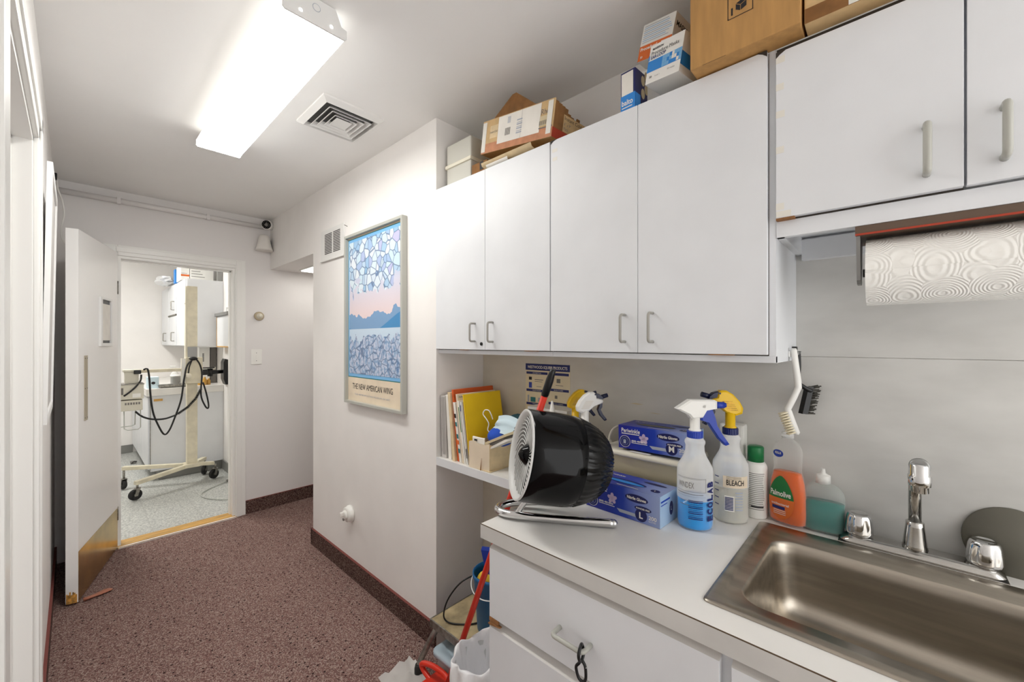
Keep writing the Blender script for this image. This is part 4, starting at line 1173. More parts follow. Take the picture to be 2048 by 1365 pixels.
# cream tub with lid and handle
t = thing('plastic_tub', 'cream translucent plastic tub under the M glove carton', 'tub', (1.34, .6, ZK))
q = lambda x0, x1, y0, y1, z: rrect(x0, x1, y0, y1, .02, z)
MB().loft([q(1.275, 1.415, .475, .72, ZK + .001), q(1.26, 1.43, .462, .733, 1.035), q(1.26, 1.43, .462, .733, 1.045)], 'tub_cream', (True, False)).build('body', t)
MB().loft([q(1.246, 1.438, .448, .748, 1.040), q(1.243, 1.441, .445, .751, 1.046), q(1.246, 1.438, .448, .748, 1.056), q(1.256, 1.43, .458, .738, 1.058), q(1.262, 1.425, .464, .732, 1.056)], 'cream_case').build('lid', t)
MB().tube([(1.30, .742, 1.05), (1.305, .742, 1.085), (1.325, .738, 1.108), (1.36, .735, 1.112), (1.385, .735, 1.09), (1.39, .735, 1.05)], .004, 'cream_case', 8, 5).build('handle', t)
MB().rect((1.25, .64, 1.0585), RX, (1, 0, 0), .07, .02, 'paper', .0008).build('taped_note', t)
MB().box(1.28, 1.34, .752, .80, ZK + .0005, .99, 'paper', .001).box(1.2795, 1.2805, .756, .79, .905, .94, 'orange_print').build('small_carton', label='small white carton with an orange picture, beside the cream tub', cat='box')
MB().box(1.262, 1.275, .715, .732, ZK + .001, .975, 'kraft_pale').box(1.2615, 1.2625, .717, .73, .92, .945, 'orange_print').box(1.2615, 1.2625, .717, .73, .95, .97, 'ink_teal').build('picture_card', label='upright little card with an orange picture in front of the cream tub', cat='card')
# terry towel: rolled lump
tw = MB()
rings = []
for i in range(15):
    s = i / 14; rr = .04 * math.sin(PI * min(1, max(.02, s))) ** .45
    rings.append([(1.345 + rr * 1.1 * math.cos(a) * (1 + .1 * math.sin(5 * a + i)), .752 + .105 * s, 1.035 + .82 * rr * math.sin(a) * (1 + .12 * math.sin(3 * a + 2 * i))) for a in [2 * PI * k / 22 for k in range(22)]])
tw.loft(rings, 'towel_terry').build('terry_towel', label='rolled cream terry towel behind the fan', cat='towel')
MB().box(1.30, 1.40, .80, .862, ZK + .0005, 1.0, 'kraft_pale', .001).build('plain_carton', label='plain pale carton under the rolled terry towel', cat='box')

# aerosol can with green cap
t = thing('aerosol_can', 'white aerosol can with a green cap', 'spray can', (1.395, .303, ZK))
MB().lathe([(.028, 0), (.0305, .003), (.0305, .148), (.028, .156), (.022, .164)], 'white_plastic', 32, (1.395, .303, ZK + .0005)).build('can', t)
MB().lathe([(.0215, .16), (.0215, .205), (.019, .209), (.001, .2095)], 'green_cap', 32, (1.395, .303, ZK + .0005)).build('cap', t)
pm = MB(); aa = math.atan2(-.303, -1.395) % (2 * PI)
for k in range(20): pm.wrap((1.395, .303, ZK), .0308, aa - .75, aa + .6 + .2 * random.random(), .028 + k * .0055, .0298 + k * .0055, 'ink_grey', 6)
pm.wrap((1.395, .303, ZK), .0309, aa - .4, aa + .7, .034, .0385, 'ink', 6)
pm.build('printing', t)
# white bottle with blue bands against the wall
t = thing('white_bottle', 'white rectangular bottle with blue bands behind the yellow-headed sprayer', 'bottle', (1.415, .375, ZK))
MB().box(1.395, 1.442, .335, .405, ZK + .0005, 1.165, 'white_plastic', .008).build('bottle', t)
MB().box(1.3945, 1.396, .338, .402, 1.065, 1.075, 'sky_print').box(1.3945, 1.396, .338, .402, .97, 1.045, 'sky_print').build('label', t)

# dish soap
t = thing('dish_soap', 'clear bottle of orange dish soap with a green label', 'bottle', (1.392, .222, ZK), 0)
wdir = V((-.24, -.97, 0)).normalized()       # broad side faces the room
ddir = V((-.97, .24, 0)).normalized()
c0 = V((1.392, .222, ZK + .0055))
def ring(w_, d_, z, n=36, e=2.6):
    o = []
    for k in range(n):
        a = 2 * PI * k / n; ca, sa = math.cos(a), math.sin(a)
        o.append(c0 + wdir * (w_ * math.copysign(abs(ca) ** (2 / e), ca)) + ddir * (d_ * math.copysign(abs(sa) ** (2 / e), sa)) + V((0, 0, z)))
    return o
prof = [(.040, .020, 0), (.046, .024, .006), (.0475, .025, .03), (.0465, .025, .08), (.043, .0235, .115), (.037, .021, .14), (.0335, .020, .155), (.035, .0205, .175), (.037, .021, .195), (.036, .020, .21), (.029, .017, .226), (.016, .014, .236), (.0135, .0135, .24), (.0135, .0135, .244)]
MB().loft([ring(a, b_, z) for a, b_, z in prof], 'clear_plastic', (True, False)).build('bottle', t)
MB().loft([ring(a - .002, b_ - .002, z + (.002 if z == 0 else 0)) for a, b_, z in prof[:6]] + [ring(.0335, .0185, .144), ring(.001, .001, .144)], 'liquid_orange').build('liquid', t)
MB().lathe([(.015, .242), (.015, .256), (.008, .259), (.005, .266)], 'milky', 24, c0).build('cap', t)
lb = MB()
def sp(u, z):       # point on the label's side: u across, z up
    ww, dd = .047, .0255
    for (a, b_, zz), (a2, b2, z2) in zip(prof, prof[1:]):
        if zz <= z <= z2:
            f = (z - zz) / (z2 - zz); ww = a + (a2 - a) * f; dd = b_ + (b2 - b_) * f
    uu = min(.98, abs(u) / ww)
    return c0 + wdir * u + ddir * (dd * (1 - uu ** 2.6) ** (1 / 2.6) + .0012) + V((0, 0, z))
def egg(z): # half width of the label outline at height z (.012 - .135)
    s = (z - .012) / .123
    return .034 * max(.02, math.sin(PI * min(1, max(0, s ** .8)))) ** .6
def egg_band(z0, z1, m, off=0):
    rows = []
    for k in range(9):
        z = z0 + (z1 - z0) * k / 8; e = egg(z)
        rows.append([sp(-.008 + e * (-1 + 2 * j / 10), z) + ddir * off for j in range(11)])
    lb.loft(rows, m, (False, False), True, False)
egg_band(.0125, .0715, 'orange_print'); egg_band(.0715, .134, 'green_print')
tx = lambda u0, z0, off=.0008: (lambda x, y: sp(u0 + x, z0 + y) + ddir * off)
lb.text('Palmolive', .015, (0, 0, 0), RX, UZ, 'paper', width=.054, bold=.02, fn=tx(-.035, .078))
lb.text('antibacterial', .0065, (0, 0, 0), RX, UZ, 'paper', width=.046, bold=.01, fn=tx(-.032, .052))
lb.loft([[sp(u, z) + ddir * .0006 for u in (-.03, -.02, -.01, .004)] for z in (.04, .049)], 'ink_navy', (False, False), False, False)
for k in range(3): lb.loft([[sp(u, z) + ddir * .0006 for u in (-.026, -.01, .006)] for z in (.026 + k * .005, .0275 + k * .005)], 'paper', (False, False), False, False)
lb.build('label', t)
st = MB()
st.poly([sp(-.016 + .0145 * math.cos(a), .197 + .0105 * math.sin(a)) + ddir * .0006 for a in [2 * PI * k / 24 for k in range(24)]], 'royal')
st.text('KILLS', .006, (0, 0, 0), RX, UZ, 'paper', width=.017, bold=.03, fn=tx(-.024, .196, .0014))
st.build('sticker', t)

# squat bottle of teal soap
t = thing('soap_bottle', 'squat oval bottle half full of teal soap', 'bottle', (1.402, .142, ZK))
c0 = V((1.402, .142, ZK + .0055)); wdir = V((.05, -1, 0)).normalized(); ddir = V((-1, -.05, 0)).normalized()
prof = [(.044, .020, 0), (.048, .0245, .005), (.048, .0255, .03), (.0475, .0255, .095), (.044, .0235, .110), (.034, .019, .122), (.02, .015, .128), (.0145, .0145, .13)]
MB().loft([ring(a, b_, z) for a, b_, z in prof], 'milky_teal', (True, False)).build('bottle', t)
MB().loft([ring(a - .0018, b_ - .0018, z + (.002 if z == 0 else 0)) for a, b_, z in prof[:3]] + [ring(.046, .0237, .078), ring(.001, .001, .078)], 'liquid_teal').build('liquid', t)
MB().lathe([(.0165, .128), (.0165, .150), (.012, .152), (.006, .156), (.0045, .168)], 'white_plastic', 24, c0).build('cap', t)

# ---------------------------------------------------------------- fan (local +x is the blowing side)
fa = math.atan2(.589, -.808)
t = thing('desk_fan', 'glossy black desk fan on a chrome loop base, tipped upward', 'fan', (.955, .697, ZK), fa)
TI = math.radians(10.5)
ax = V((math.cos(TI), 0, math.sin(TI))); fc = V((0, 0, .184))
n = 64
b = MB()
b.lathe([(.118, .118), (.124, .120), (.1265, .116), (.1275, .09), (.129, .04), (.1285, 0), (.127, -.022), (.1255, -.024), (.1245, -.03)], 'black_gloss', n, fc, ax, (False, False))
b.build('shell', t, w=False)
g = MB()
u_ = V((0, 1, 0)); w_ = ax.cross(u_)
def rp(r, a, tt): return fc + ax * tt + u_ * (r * math.cos(a)) + w_ * (r * math.sin(a))
# rear guard: spiral ribs on a dome
prof = [(.1245, -.03), (.122, -.045), (.117, -.062), (.109, -.08), (.098, -.097), (.083, -.113), (.064, -.126), (.042, -.134)]
NR = 40
rings = []
for j, (r, tt) in enumerate(prof):
    rings.append([rp(r * (1.0 if j == 0 else (1 + .026 * math.cos(NR * a + j * 1.1))), a, tt + (0 if j == 0 else .008 * math.cos(NR * a + j * 1.1))) for a in [2 * PI * k / (NR * 6) for k in range(NR * 6)]])
g.loft(rings, 'fan_black', (False, True))
g.build('rear_guard', t, w=False)
MB().lathe([(.042, -.13), (.04, -.139), (.03, -.142), (.001, -.143)], 'black_gloss', 40, fc, ax).build('rear_cap', t, w=False)
r_ = MB().lathe([(.1245, .1195), (.1255, .1235), (.1225, .1255), (.116, .119), (.109, .110), (.108, .09)], 'fan_grey', n, fc, ax, (False, False))
r_.build('front_ring', t, w=False)
MB().lathe([(.001, .085), (.109, .085)], 'black', n, fc, ax, (False, False)).build('fan_dark', t, w=False)
v_ = MB()
for k in range(30):
    a = 2 * PI * k / 30
    v_.tube([rp(.030 + .080 * (j / 7), a + .8 * (j / 7) ** 2, .104 + .006 * (j / 7)) for j in range(8)], .0017, 'fan_grey', 6)
v_.build('front_grille', t, w=False)
MB().lathe([(.034, .07), (.034, .096), (.028, .109), (.016, .122), (.003, .129)], 'black_gloss', 32, fc, ax).build('hub', t, w=False)
# chrome base in world positions turned into the fan's frame
inv = (Matrix.Translation(V((.955, .697, ZK))) @ Matrix.Rotation(fa, 4, 'Z')).inverted()
wp = [(1.028, .572, .0135), (.955, .685, .0135), (.895, .785, .0135), (.872, .835, .0135), (.874, .872, .014), (.902, .888, .015), (.945, .868, .018), (.99, .80, .026), (1.02, .735, .036), (1.04, .70, .046)]
MB().tube([inv @ V((x, y, ZK + z)) for x, y, z in wp], .0115, 'chrome', 16, 8).build('base_loop', t, w=False)
ends = MB()
p = inv @ V((1.028, .572, ZK + .0135)); ends.ball(p, .0116, 'chrome', n=16)
ends.build('base_end', t, w=False)
bk = MB()
pa, pb = inv @ V((.94, .72, ZK + .052)), inv @ V((.925, .735, ZK + .018))
bk.tube([inv @ V((1.04, .70, ZK + .046)), inv @ V((1.0, .69, ZK + .05)), inv @ V((.96, .70, ZK + .058))], .010, 'black_gloss', 12, 4)
bk.build('cradle', t, w=False); bk = MB()
bk.tube([inv @ V((.885, .81, ZK + .0135)), inv @ V((.90, .79, ZK + .05)), inv @ V((.91, .77, ZK + .075))], .008, 'chrome', 12, 4)
bk.build('cradle', t, w=False)

# ============================================================ SHELF IN THE ALCOVE
ZS = .885
MB().box(XW + .002, XB - .0045, .8345, YN - .0005, ZS - .035, ZS, 'laminate_counter').box(XW, XW + .003, .868, YN - .0005, ZS - .0355, ZS + .0005, 'laminate').build('shelf', label='white shelf in the alcove between the poster wall and the counter', cat='shelf')
def folder(name, label, yb, yt, th, x0, x1, h, m, extra=None, group=None, back=None):
    """upright sheet bundle: foot at yb, leaning to yt at the top (in +Y)"""
    t = MB()
    A = lambda x, s, o: (x, yb + (yt - yb) * s + o, ZS + .001 + h * s)
    t.prism([A(x0, 0, 0), A(x1, 0, 0), A(x1, 1, 0), A(x0, 1, 0)], (0, th, 0), m)
    if extra: extra(t, A)
    return t
def done(t, name, label, cat, group=None): return t.build(name, label=label, cat=cat, group=group)
GF = 'folders and papers on the alcove shelf'
def lines(t, A):
    for k in range(6): t.prism([A(1.1695, .05, .004 + .004 * k), A(1.1695, .98, .004 + .004 * k), A(1.1695, .98, .005 + .004 * k), A(1.1695, .05, .005 + .004 * k)], (-.0004, 0, 0), 'ink_grey' if k % 2 else 'paper_grey')
done(folder('', '', 1.505, 1.515, .034, 1.17, 1.40, .285, 'paper_grey', lines), 'paper_bundle', 'bundle of grey papers against the left end of the shelf', 'papers', GF)
done(folder('', '', 1.470, 1.492, .022, 1.172, 1.40, .292, 'paper'), 'paper_bundle', 'bundle of white papers second from the left end of the shelf', 'papers', GF)
done(folder('', '', 1.438, 1.474, .017, 1.165, 1.40, .305, 'kraft_pale'), 'file_folder', 'cream file folder left of the orange folder on the shelf', 'folder', GF)
done(folder('', '', 1.420, 1.462, .012, 1.175, 1.425, .318, 'orange_card'), 'file_folder', 'orange card folder rising above the other folders on the shelf', 'folder', GF)
def tabs(t, A):
    for s, m in ((.16, 'ink_teal'), (.40, 'ink_teal'), (.60, 'ink_teal'), (.74, 'ink'), (.3, 'orange_print')):
        t.prism([A(1.1685, s, .002), A(1.1685, s + .07, .002), A(1.1685, s + .07, .013), A(1.1685, s, .013)], (-.0008, 0, 0), m)
done(folder('', '', 1.396, 1.444, .015, 1.17, 1.39, .262, 'paper', tabs), 'catalogue', 'white catalogue with teal and black tabs on its spine', 'catalogue', GF)
def spine(m, s0, s1):
    def f(t, A): t.prism([A(1.1695, s0, .003), A(1.1695, s1, .003), A(1.1695, s1, .007), A(1.1695, s0, .007)], (-.0008, 0, 0), m)
    return f
mg = folder('', '', 1.383, 1.430, .010, 1.171, 1.41, .300, 'paper_cream')
mg.text('Rebate', .008, (1.18, 1.4296, ZS + .285), (1, 0, 0), UZ, 'ink_teal', off=.002)
done(mg, 'magazine', 'cream magazine with a coloured heading, right of the tabbed catalogue', 'magazine', GF)
done(folder('', '', 1.370, 1.418, .009, 1.170, 1.39, .272, 'paper', spine('green_print', .5, .9)), 'magazine', 'thin magazine with a dark green stripe down its spine', 'magazine', GF)
done(folder('', '', 1.360, 1.404, .007, 1.172, 1.39, .268, 'white_plastic', spine('ink_navy', .85, .95)), 'magazine', 'thin white magazine just left of the yellow folder', 'magazine', GF)
done(folder('', '', 1.351, 1.394, .006, 1.171, 1.40, .270, 'paper_grey', spine('ink', .1, .25)), 'magazine', 'grey-white magazine touching the yellow folder', 'magazine', GF)
done(folder('', '', 1.338, 1.387, .004, 1.170, 1.400, .302, 'yellow_folder'), 'file_folder', 'bright yellow folder facing the counter on the shelf', 'folder', GF)
# open cream organiser box with its contents
t = thing('organiser_box', 'torn cream cardboard box of odds and ends on the shelf', 'box', (1.26, 1.27, ZS))
o = MB(); za, zb = ZS + .001, ZS + .112
def jag(p0, p1, m, z1=zb, nn=10, th=(.002, 0, 0)):
    p0, p1 = V(p0), V(p1)
    top = [p0.lerp(p1, k / nn) + V((0, 0, z1 - za + random.uniform(-.006, .004))) for k in range(nn + 1)]
    o.prism([p0, p1] + top[::-1], th, m)
jag((1.156, 1.332, za), (1.166, 1.216, za), 'paper_cream'); jag((1.166, 1.216, za), (1.36, 1.20, za), 'kraft_pale', zb - .004, 10, (0, .002, 0)); jag((1.156, 1.33, za), (1.36, 1.33, za), 'paper_cream', zb, 10, (0, -.002, 0)); jag((1.358, 1.33, za), (1.358, 1.20, za), 'paper_cream')
o.box(1.16, 1.358, 1.205, 1.33, za, za + .002, 'kraft_pale')
o.build('carton_body', t)
o = MB(); o.prism([(1.155, 1.262, za), (1.1552, 1.256, za), (1.1548, 1.252, za + .052)], (.0012, 0, 0), 'cardboard_dark'); o.build('torn_slit', t)
done(MB().prism([(1.17, 1.325, ZS + .09), (1.17, 1.25, ZS + .10), (1.17, 1.25, ZS + .128), (1.17, 1.325, ZS + .128)], (.003, .0, .004), 'paper').box(1.168, 1.1695, 1.295, 1.312, ZS + .115, ZS + .122, 'ink'), 'card', 'white printed card standing at the front of the cream box', 'card')
done(MB().prism([(1.172, 1.285, ZS + .10), (1.172, 1.14, ZS + .165), (1.172, 1.13, ZS + .158), (1.172, 1.275, ZS + .093)], (.12, .0, .01), 'paper_tan').prism([(1.178, 1.27, ZS + .092), (1.178, 1.15, ZS + .15), (1.178, 1.14, ZS + .142), (1.178, 1.26, ZS + .085)], (.11, .0, .006), 'ink_grey').prism([(1.172, 1.24, ZS + .09), (1.172, 1.13, ZS + .148), (1.172, 1.12, ZS + .142), (1.172, 1.235, ZS + .084)], (.12, .0, .0), 'paper'), 'envelope_stack', 'stack of tan and white envelopes leaning out of the cream box', 'envelopes')
def lump(c, rx, ry, rz_, m, seed, n=18):
    rnd = random.Random(seed); b = MB(); rings = []; J = (.6, 1.15) if m == 'foil' else (.82, 1.1)
    for i in range(11):
        th = PI * i / 10
        rings.append([(c[0] + rx * max(.02, math.sin(th)) * math.cos(a) * rnd.uniform(*J) , c[1] + ry * max(.02, math.sin(th)) * math.sin(a) * rnd.uniform(*J), c[2] - rz_ * math.cos(th) * rnd.uniform(.92, 1.05)) for a in [2 * PI * k / n for k in range(n)]])
    return b.loft(rings, m, smooth=m != 'foil')
lump((1.25, 1.235, ZS + .130), .06, .06, .045, 'blue_cloth', 3).build('blue_cloth', label='crumpled royal blue cloth in the cream box', cat='cloth', subd=1)
lump((1.31, 1.19, ZS + .185), .05, .06, .04, 'teal_cloth', 5).build('dark_cloth', label='dark teal cloth bundled behind the face mask', cat='cloth', subd=1)
t = thing('face_mask', 'pale blue face mask with a white ear loop lying on the cream box', 'mask', (1.24, 1.2, ZS + .15))
m_ = MB(); rows = []
for i in range(8):
    s = i / 7; rows.append([(1.215 + .05 * s + .006 * math.sin(i * 2.6), 1.262 - .115 * j / 6 - .005 * s, ZS + .145 + .066 * s + .004 * math.sin(i * 3) + .010 * math.sin(PI * j / 6)) for j in range(7)])
m_.loft(rows, 'mask_blue', (False, False), True, False); m_.build('mask_fabric', t)
MB().tube([(1.215, 1.262, ZS + .147), (1.21, 1.272, ZS + .16), (1.212, 1.268, ZS + .185), (1.208, 1.278, ZS + .205), (1.205, 1.296, ZS + .225), (1.206, 1.285, ZS + .243), (1.21, 1.265, ZS + .243), (1.215, 1.256, ZS + .225), (1.225, 1.258, ZS + .205)], .0022, 'white_plastic', 8, 5).build('ear_loop', t)

# product chart taped to the back panel
t = thing('product_chart', 'paper product chart with navy headings on the alcove back wall', 'poster', (XB - .0055, 1.13, 1.06))
xc = XB - .006
c = MB().box(xc, XB - .0042, 1.010, 1.2605, 1.06, 1.3215, 'chart_paper')
Yt, Zt = 1.2605, 1.3215
c.rect((xc, Yt, Zt - .03), RX, UZ, .2505, .030, 'ink_navy', .0004)
c.text('WESTWOOD-SQUIBB PRODUCTS', .0125, (xc, Yt - .012, Zt - .0215), RX, UZ, 'paper', width=.225, bold=.015)
for (dx, dz, w_, s_) in ((.005, .048, .125, 'ANTISEPTICS'), (.135, .048, .11, ''), (.005, .128, .125, 'MOISTURIZERS'), (.135, .118, .11, 'SKIN CARE'), (.005, .19, .125, 'TOPICAL STEROIDS'), (.135, .178, .11, 'SUN SCREEN')):
    c.rect((xc, Yt - dx, Zt - dz), RX, UZ, w_, .011, 'ink_navy', .0004)
    if s_: c.text(s_, .0048, (xc, Yt - dx - w_ / 2, Zt - dz + .003), RX, UZ, 'paper', al='c', width=min(w_ * .6, .05))
for (dx, dz, w_, h_, m_) in ((.02, .075, .018, .014, 'ink'), (.02, .112, .018, .026, 'royal'), (.055, .074, .05, .003, 'ink_grey'), (.055, .082, .045, .002, 'ink_grey'), (.065, .105, .03, .002, 'ink_grey'), (.03, .176, .03, .022, 'ink_teal'), (.012, .176, .01, .03, 'ink_pale'), (.075, .172, .02, .018, 'ink_pale'), (.03, .232, .024, .024, 'red_print'), (.08, .228, .02, .012, 'ink_teal'), (.18, .08, .02, .018, 'ink_grey'), (.17, .15, .014, .014, 'ink_grey'), (.16, .21, .02, .02, 'ink_grey'), (.185, .212, .012, .018, 'ink_grey'), (.175, .092, .04, .002, 'ink_grey'), (.16, .168, .05, .002, 'ink_grey')):
    c.rect((xc, Yt - dx, Zt - dz), RX, UZ, w_, h_, m_, .0004)
c.build('print', t)
# green and white carton and a small white bottle behind the fan
c = MB().box(1.33, 1.435, .945, 1.15, ZS + .0005, 1.146, 'white_plastic', .001)
c.rect((1.33, 1.145, ZS), RX, UZ, .195, .25, 'ink_teal', .0004)
c.build('green_carton', label='green and white carton behind the fan on the shelf', cat='box')
t = thing('squeeze_bottle', 'small white bottle with a cone tip behind the fan', 'bottle', (1.262, .966, ZS))
MB().lathe([(.028, 0), (.030, .004), (.030, .195), (.022, .213), (.016, .217)], 'white_plastic', 28, (1.262, .966, ZS + .0005)).build('bottle', t)
MB().lathe([(.019, .215), (.019, .235), (.014, .245), (.004, .305), (.002, .308)], 'white_plastic', 28, (1.262, .966, ZS + .0005)).build('cone_cap', t)

# ============================================================ UNDER THE SHELF
# step stool
t = thing('step_stool', 'metal step stool with a worn tan tread, standing in the alcove', 'stool', (1.17, 1.22, 0))
X0, X1, Y0, Y1, ZQ = 1.045, 1.29, 1.115, 1.462, .23
MB().box(X0 + .004, X1 - .004, Y0 + .004, Y1 - .004, ZQ - .012, ZQ - .001, 'stool_top', .003).build('tread', t)
e = MB()
for q in ((X0, X0 + .006, Y0, Y1), (X1 - .006, X1, Y0, Y1), (X0, X1, Y0, Y0 + .006), (X0, X1, Y1 - .006, Y1)): e.box(q[0], q[1], q[2], q[3], ZQ - .034, ZQ, 'steel_dull', .002)
e.build('edge_band', t)
for (x, y, sx_, sy_) in ((X0 + .03, Y1 - .03, -1, 1), (X0 + .03, Y0 + .03, -1, -1), (X1 - .03, Y1 - .03, 1, 1), (X1 - .03, Y0 + .03, 1, -1)):
    fx_, fy_ = x + sx_ * .07, y + sy_ * .05
    l = MB().tube([(x + .05 * -sx_, y, ZQ - .03), (x, y, ZQ - .03), (x + sx_ * .022, y + sy_ * .006, ZQ - .055), (fx_ - sx_ * .01, fy_, .06), (fx_, fy_, .028)], .0125, 'steel_dull', 14, 5).build('leg', t)
    MB().lathe([(.019, .002), (.019, .03), (.0155, .045)], 'rubber', 20, (fx_, fy_, 0)).build('rubber_foot', l)
# bucket
bc = V((1.200, 1.222, ZQ + .0005))
t = thing('bucket', 'blue plastic bucket standing on the step stool', 'bucket', bc)
MB().lathe([(.069, 0), (.071, .004), (.085, .215), (.090, .217), (.091, .232), (.086, .234), (.083, .215), (.068, .008), (.001, .008)], 'blue_bucket', 40, bc, caps=(True, False)).build('body', t)
MB().tube([bc + V((.093 * math.cos(a) - .004, .093 * math.sin(a), .20 - .035 * max(0, math.sin(a - 2.0)))) for a in [1.7 + k * PI / 12 for k in range(13)]], .0022, 'white_metal', 8, 3).build('wire_handle', t)
MB().ball(bc + V((-.022, .026, .19)), .040, 'sponge').build('sponge', label='yellow round sponge inside the blue bucket', cat='sponge')
MB().prism([bc + V(p) for p in ((-.025, .0, .02), (.012, -.04, .02), (.012, -.05, .32), (-.045, .033, .325), (-.03, .01, .2))], (.025, .02, 0), 'royal').build('blue_scoop', label='blue plastic blade standing up in the bucket', cat='scraper')
# cord looped over the stool
MB().tube([(1.21, 1.31, .42), (1.13, 1.345, .40), (1.085, 1.38, .335), (1.07, 1.395, .27), (1.075, 1.385, .24), (1.095, 1.35, .2335), (1.14, 1.30, .2335), (1.18, 1.28, .235), (1.2, 1.30, .235)], .0034, 'black', 8, 6).build('black_cable', label='black cable looping across the step stool from behind the bucket', cat='cord')
# storage bin under the stool
t = thing('storage_bin', 'grey-blue lidded storage bin under the step stool', 'bin', (1.1, 1.2, 0))
q = lambda o, z: rrect(1.005 + o, 1.262 - o, 1.125 + o, 1.40 - o, .03, z)
MB().loft([q(.022, .002), q(.012, .13), q(.008, .14)], 'bin_tub').build('tub', t)
MB().loft([q(.004, .132), q(0, .134), q(0, .148), q(.006, .153), q(.03, .153), q(.036, .147), q(.05, .147), q(.056, .152), q(.07, .152)], 'lid_blue').build('lid', t)
# long-handled dustpan
t = thing('lobby_dustpan', 'red long-handled dustpan with a black grip leaning by the counter end', 'dustpan', (.94, 1.24, 0))
PP = lambda z: V((.952 + .0554 * (z - .33), 1.14 - .371 * (z - .33), z))
MB().cyl(PP(.15), PP(1.255), .0105, 'red_plastic', n=20).build('pole', t)
dd = (PP(1.3) - PP(1.2)).normalized()
MB().lathe([(.0108, 0), (.0122, .006), (.0122, .055), (.0098, .075), (.0085, .088), (.005, .09)], 'black', 20, PP(1.252), dd).build('grip', t)
p = MB()
p.prism([(.895, 1.17, .004), (.895, 1.38, .004), (.895, 1.37, .06), (.895, 1.33, .11), (.895, 1.19, .11)], (.10, 0, 0), 'red_plastic')
p.build('pan', t)
MB().tube([(.95, 1.32, .10), (.95, 1.37, .115), (.95, 1.378, .135), (.955, 1.32, .155), (.96, 1.25, .158), (.955, 1.20, .15)], .010, 'red_plastic', 12, 6).build('pan_hoop', t)
# waste bin with a white bag
t = thing('waste_bin', 'waste bin with a white plastic bag draped over it, beside the drawers', 'bin', (.93, .985, 0))
MB().lathe([(.085, 0), (.09, .004), (.105, .36), (.102, .36), (.088, .01)], 'bin_tub', 32, (.93, .985, .001), caps=(True, False)).build('tub', t)
bg = MB(); rnd = random.Random(11); rings = []
NB = 60
for j, (r, z) in enumerate(((.118, .13), (.121, .2), (.12, .28), (.117, .34), (.114, .375), (.108, .385), (.1, .37), (.094, .33), (.088, .26), (.07, .2))):
    rr = []
    for k in range(NB):
        a = 2 * PI * k / NB
        wr = .007 * math.sin(9 * a + j * .9) + .005 * math.sin(17 * a - j * 1.7) + rnd.uniform(-.003, .003)
        lift = (.055 * (.5 + .5 * math.cos(a + 1.2)) if 3 <= j <= 6 else (.03 * (.5 + .5 * math.cos(a + 1.2)) if j == 2 else 0))
        rr.append((.93 + (r + wr) * math.cos(a), .985 + (r + wr) * math.sin(a), z + lift + .01 * math.sin(5 * a + j)))
    rings.append(rr)
bg.loft(rings, 'bag', (False, True)); bg.build('bag', t, subd=1)
# crumpled sheet on the carpet
sh = MB(); rows = []; rnd = random.Random(4)
for i in range(9): rows.append([(.86 + .02 * i + rnd.uniform(-.006, .006), 1.40 + .022 * j + rnd.uniform(-.006, .006), .004 + abs(rnd.gauss(0, .012)) + .003) for j in range(9)])
sh.loft(rows, 'paper_grey', (False, False), True, False).build('plastic_sheet', label='crumpled clear plastic sheet on the carpet by the stool leg', cat='plastic sheet')
# ============================================================ THE TREATMENT ROOM BEYOND THE DOOR
YE = 5.52
t = thing('room_cabinet', 'white base cabinet with a worktop in the far room', 'cabinet', (.84, 6.3, 0))
MB().box(.53, 1.148, YE, 7.185, .10, .87, 'laminate').box(.60, 1.148, YE + .02, 7.185, 0, .10, 'cove_grey').build('carcass', t)
MB().box(.495, 1.149, YE - .02, 7.186, .872, .945, 'laminate_counter', .003).build('worktop', t)
for k in range(3):
    MB().box(.512, .529, YE + .02 + k * .55, YE + .55 + k * .55, .12, .85, 'laminate', .002).build('door', t)
MB().box(.555, .625, YE - .006, YE - .0005, .815, .838, 'wood_sill').build('wood_strip', t)
MB().box(.525, .531, YE - .003, YE + .002, .11, .868, 'steel_dull').build('corner_trim', t)
t = thing('room_wall_cabinet', 'white wall cabinet high on the right of the far room', 'cabinet', (.98, 6.3, 1.378))
MB().box(.825, 1.148, YE, 7.19, 1.378, 2.105, 'laminate').build('carcass', t)
for (a, b_, z0, z1) in ((6.08, 6.62, 1.75, 2.10), (6.08, 6.62, 1.385, 1.73), (6.64, 7.18, 1.385, 2.10)):
    d = MB().box(.806, .824, a, b_, z0, z1, 'laminate', .002).build('door', t)
    ym = a + .12 if b_ < 6.7 else a + .18
    bent([(.806, ym, z0 + .05), (.776, ym, z0 + .05), (.776, ym, z0 + .15), (.806, ym, z0 + .15)], .006, 'grey_pull').build('handle', d)
MB().box(.81, .825, YE + .02, 6.06, 1.385, 2.10, 'laminate', .002).build('door', t)
MB().box(.80, .8245, 6.08, 6.62, 1.731, 1.748, 'dark_plate').build('gap', t)
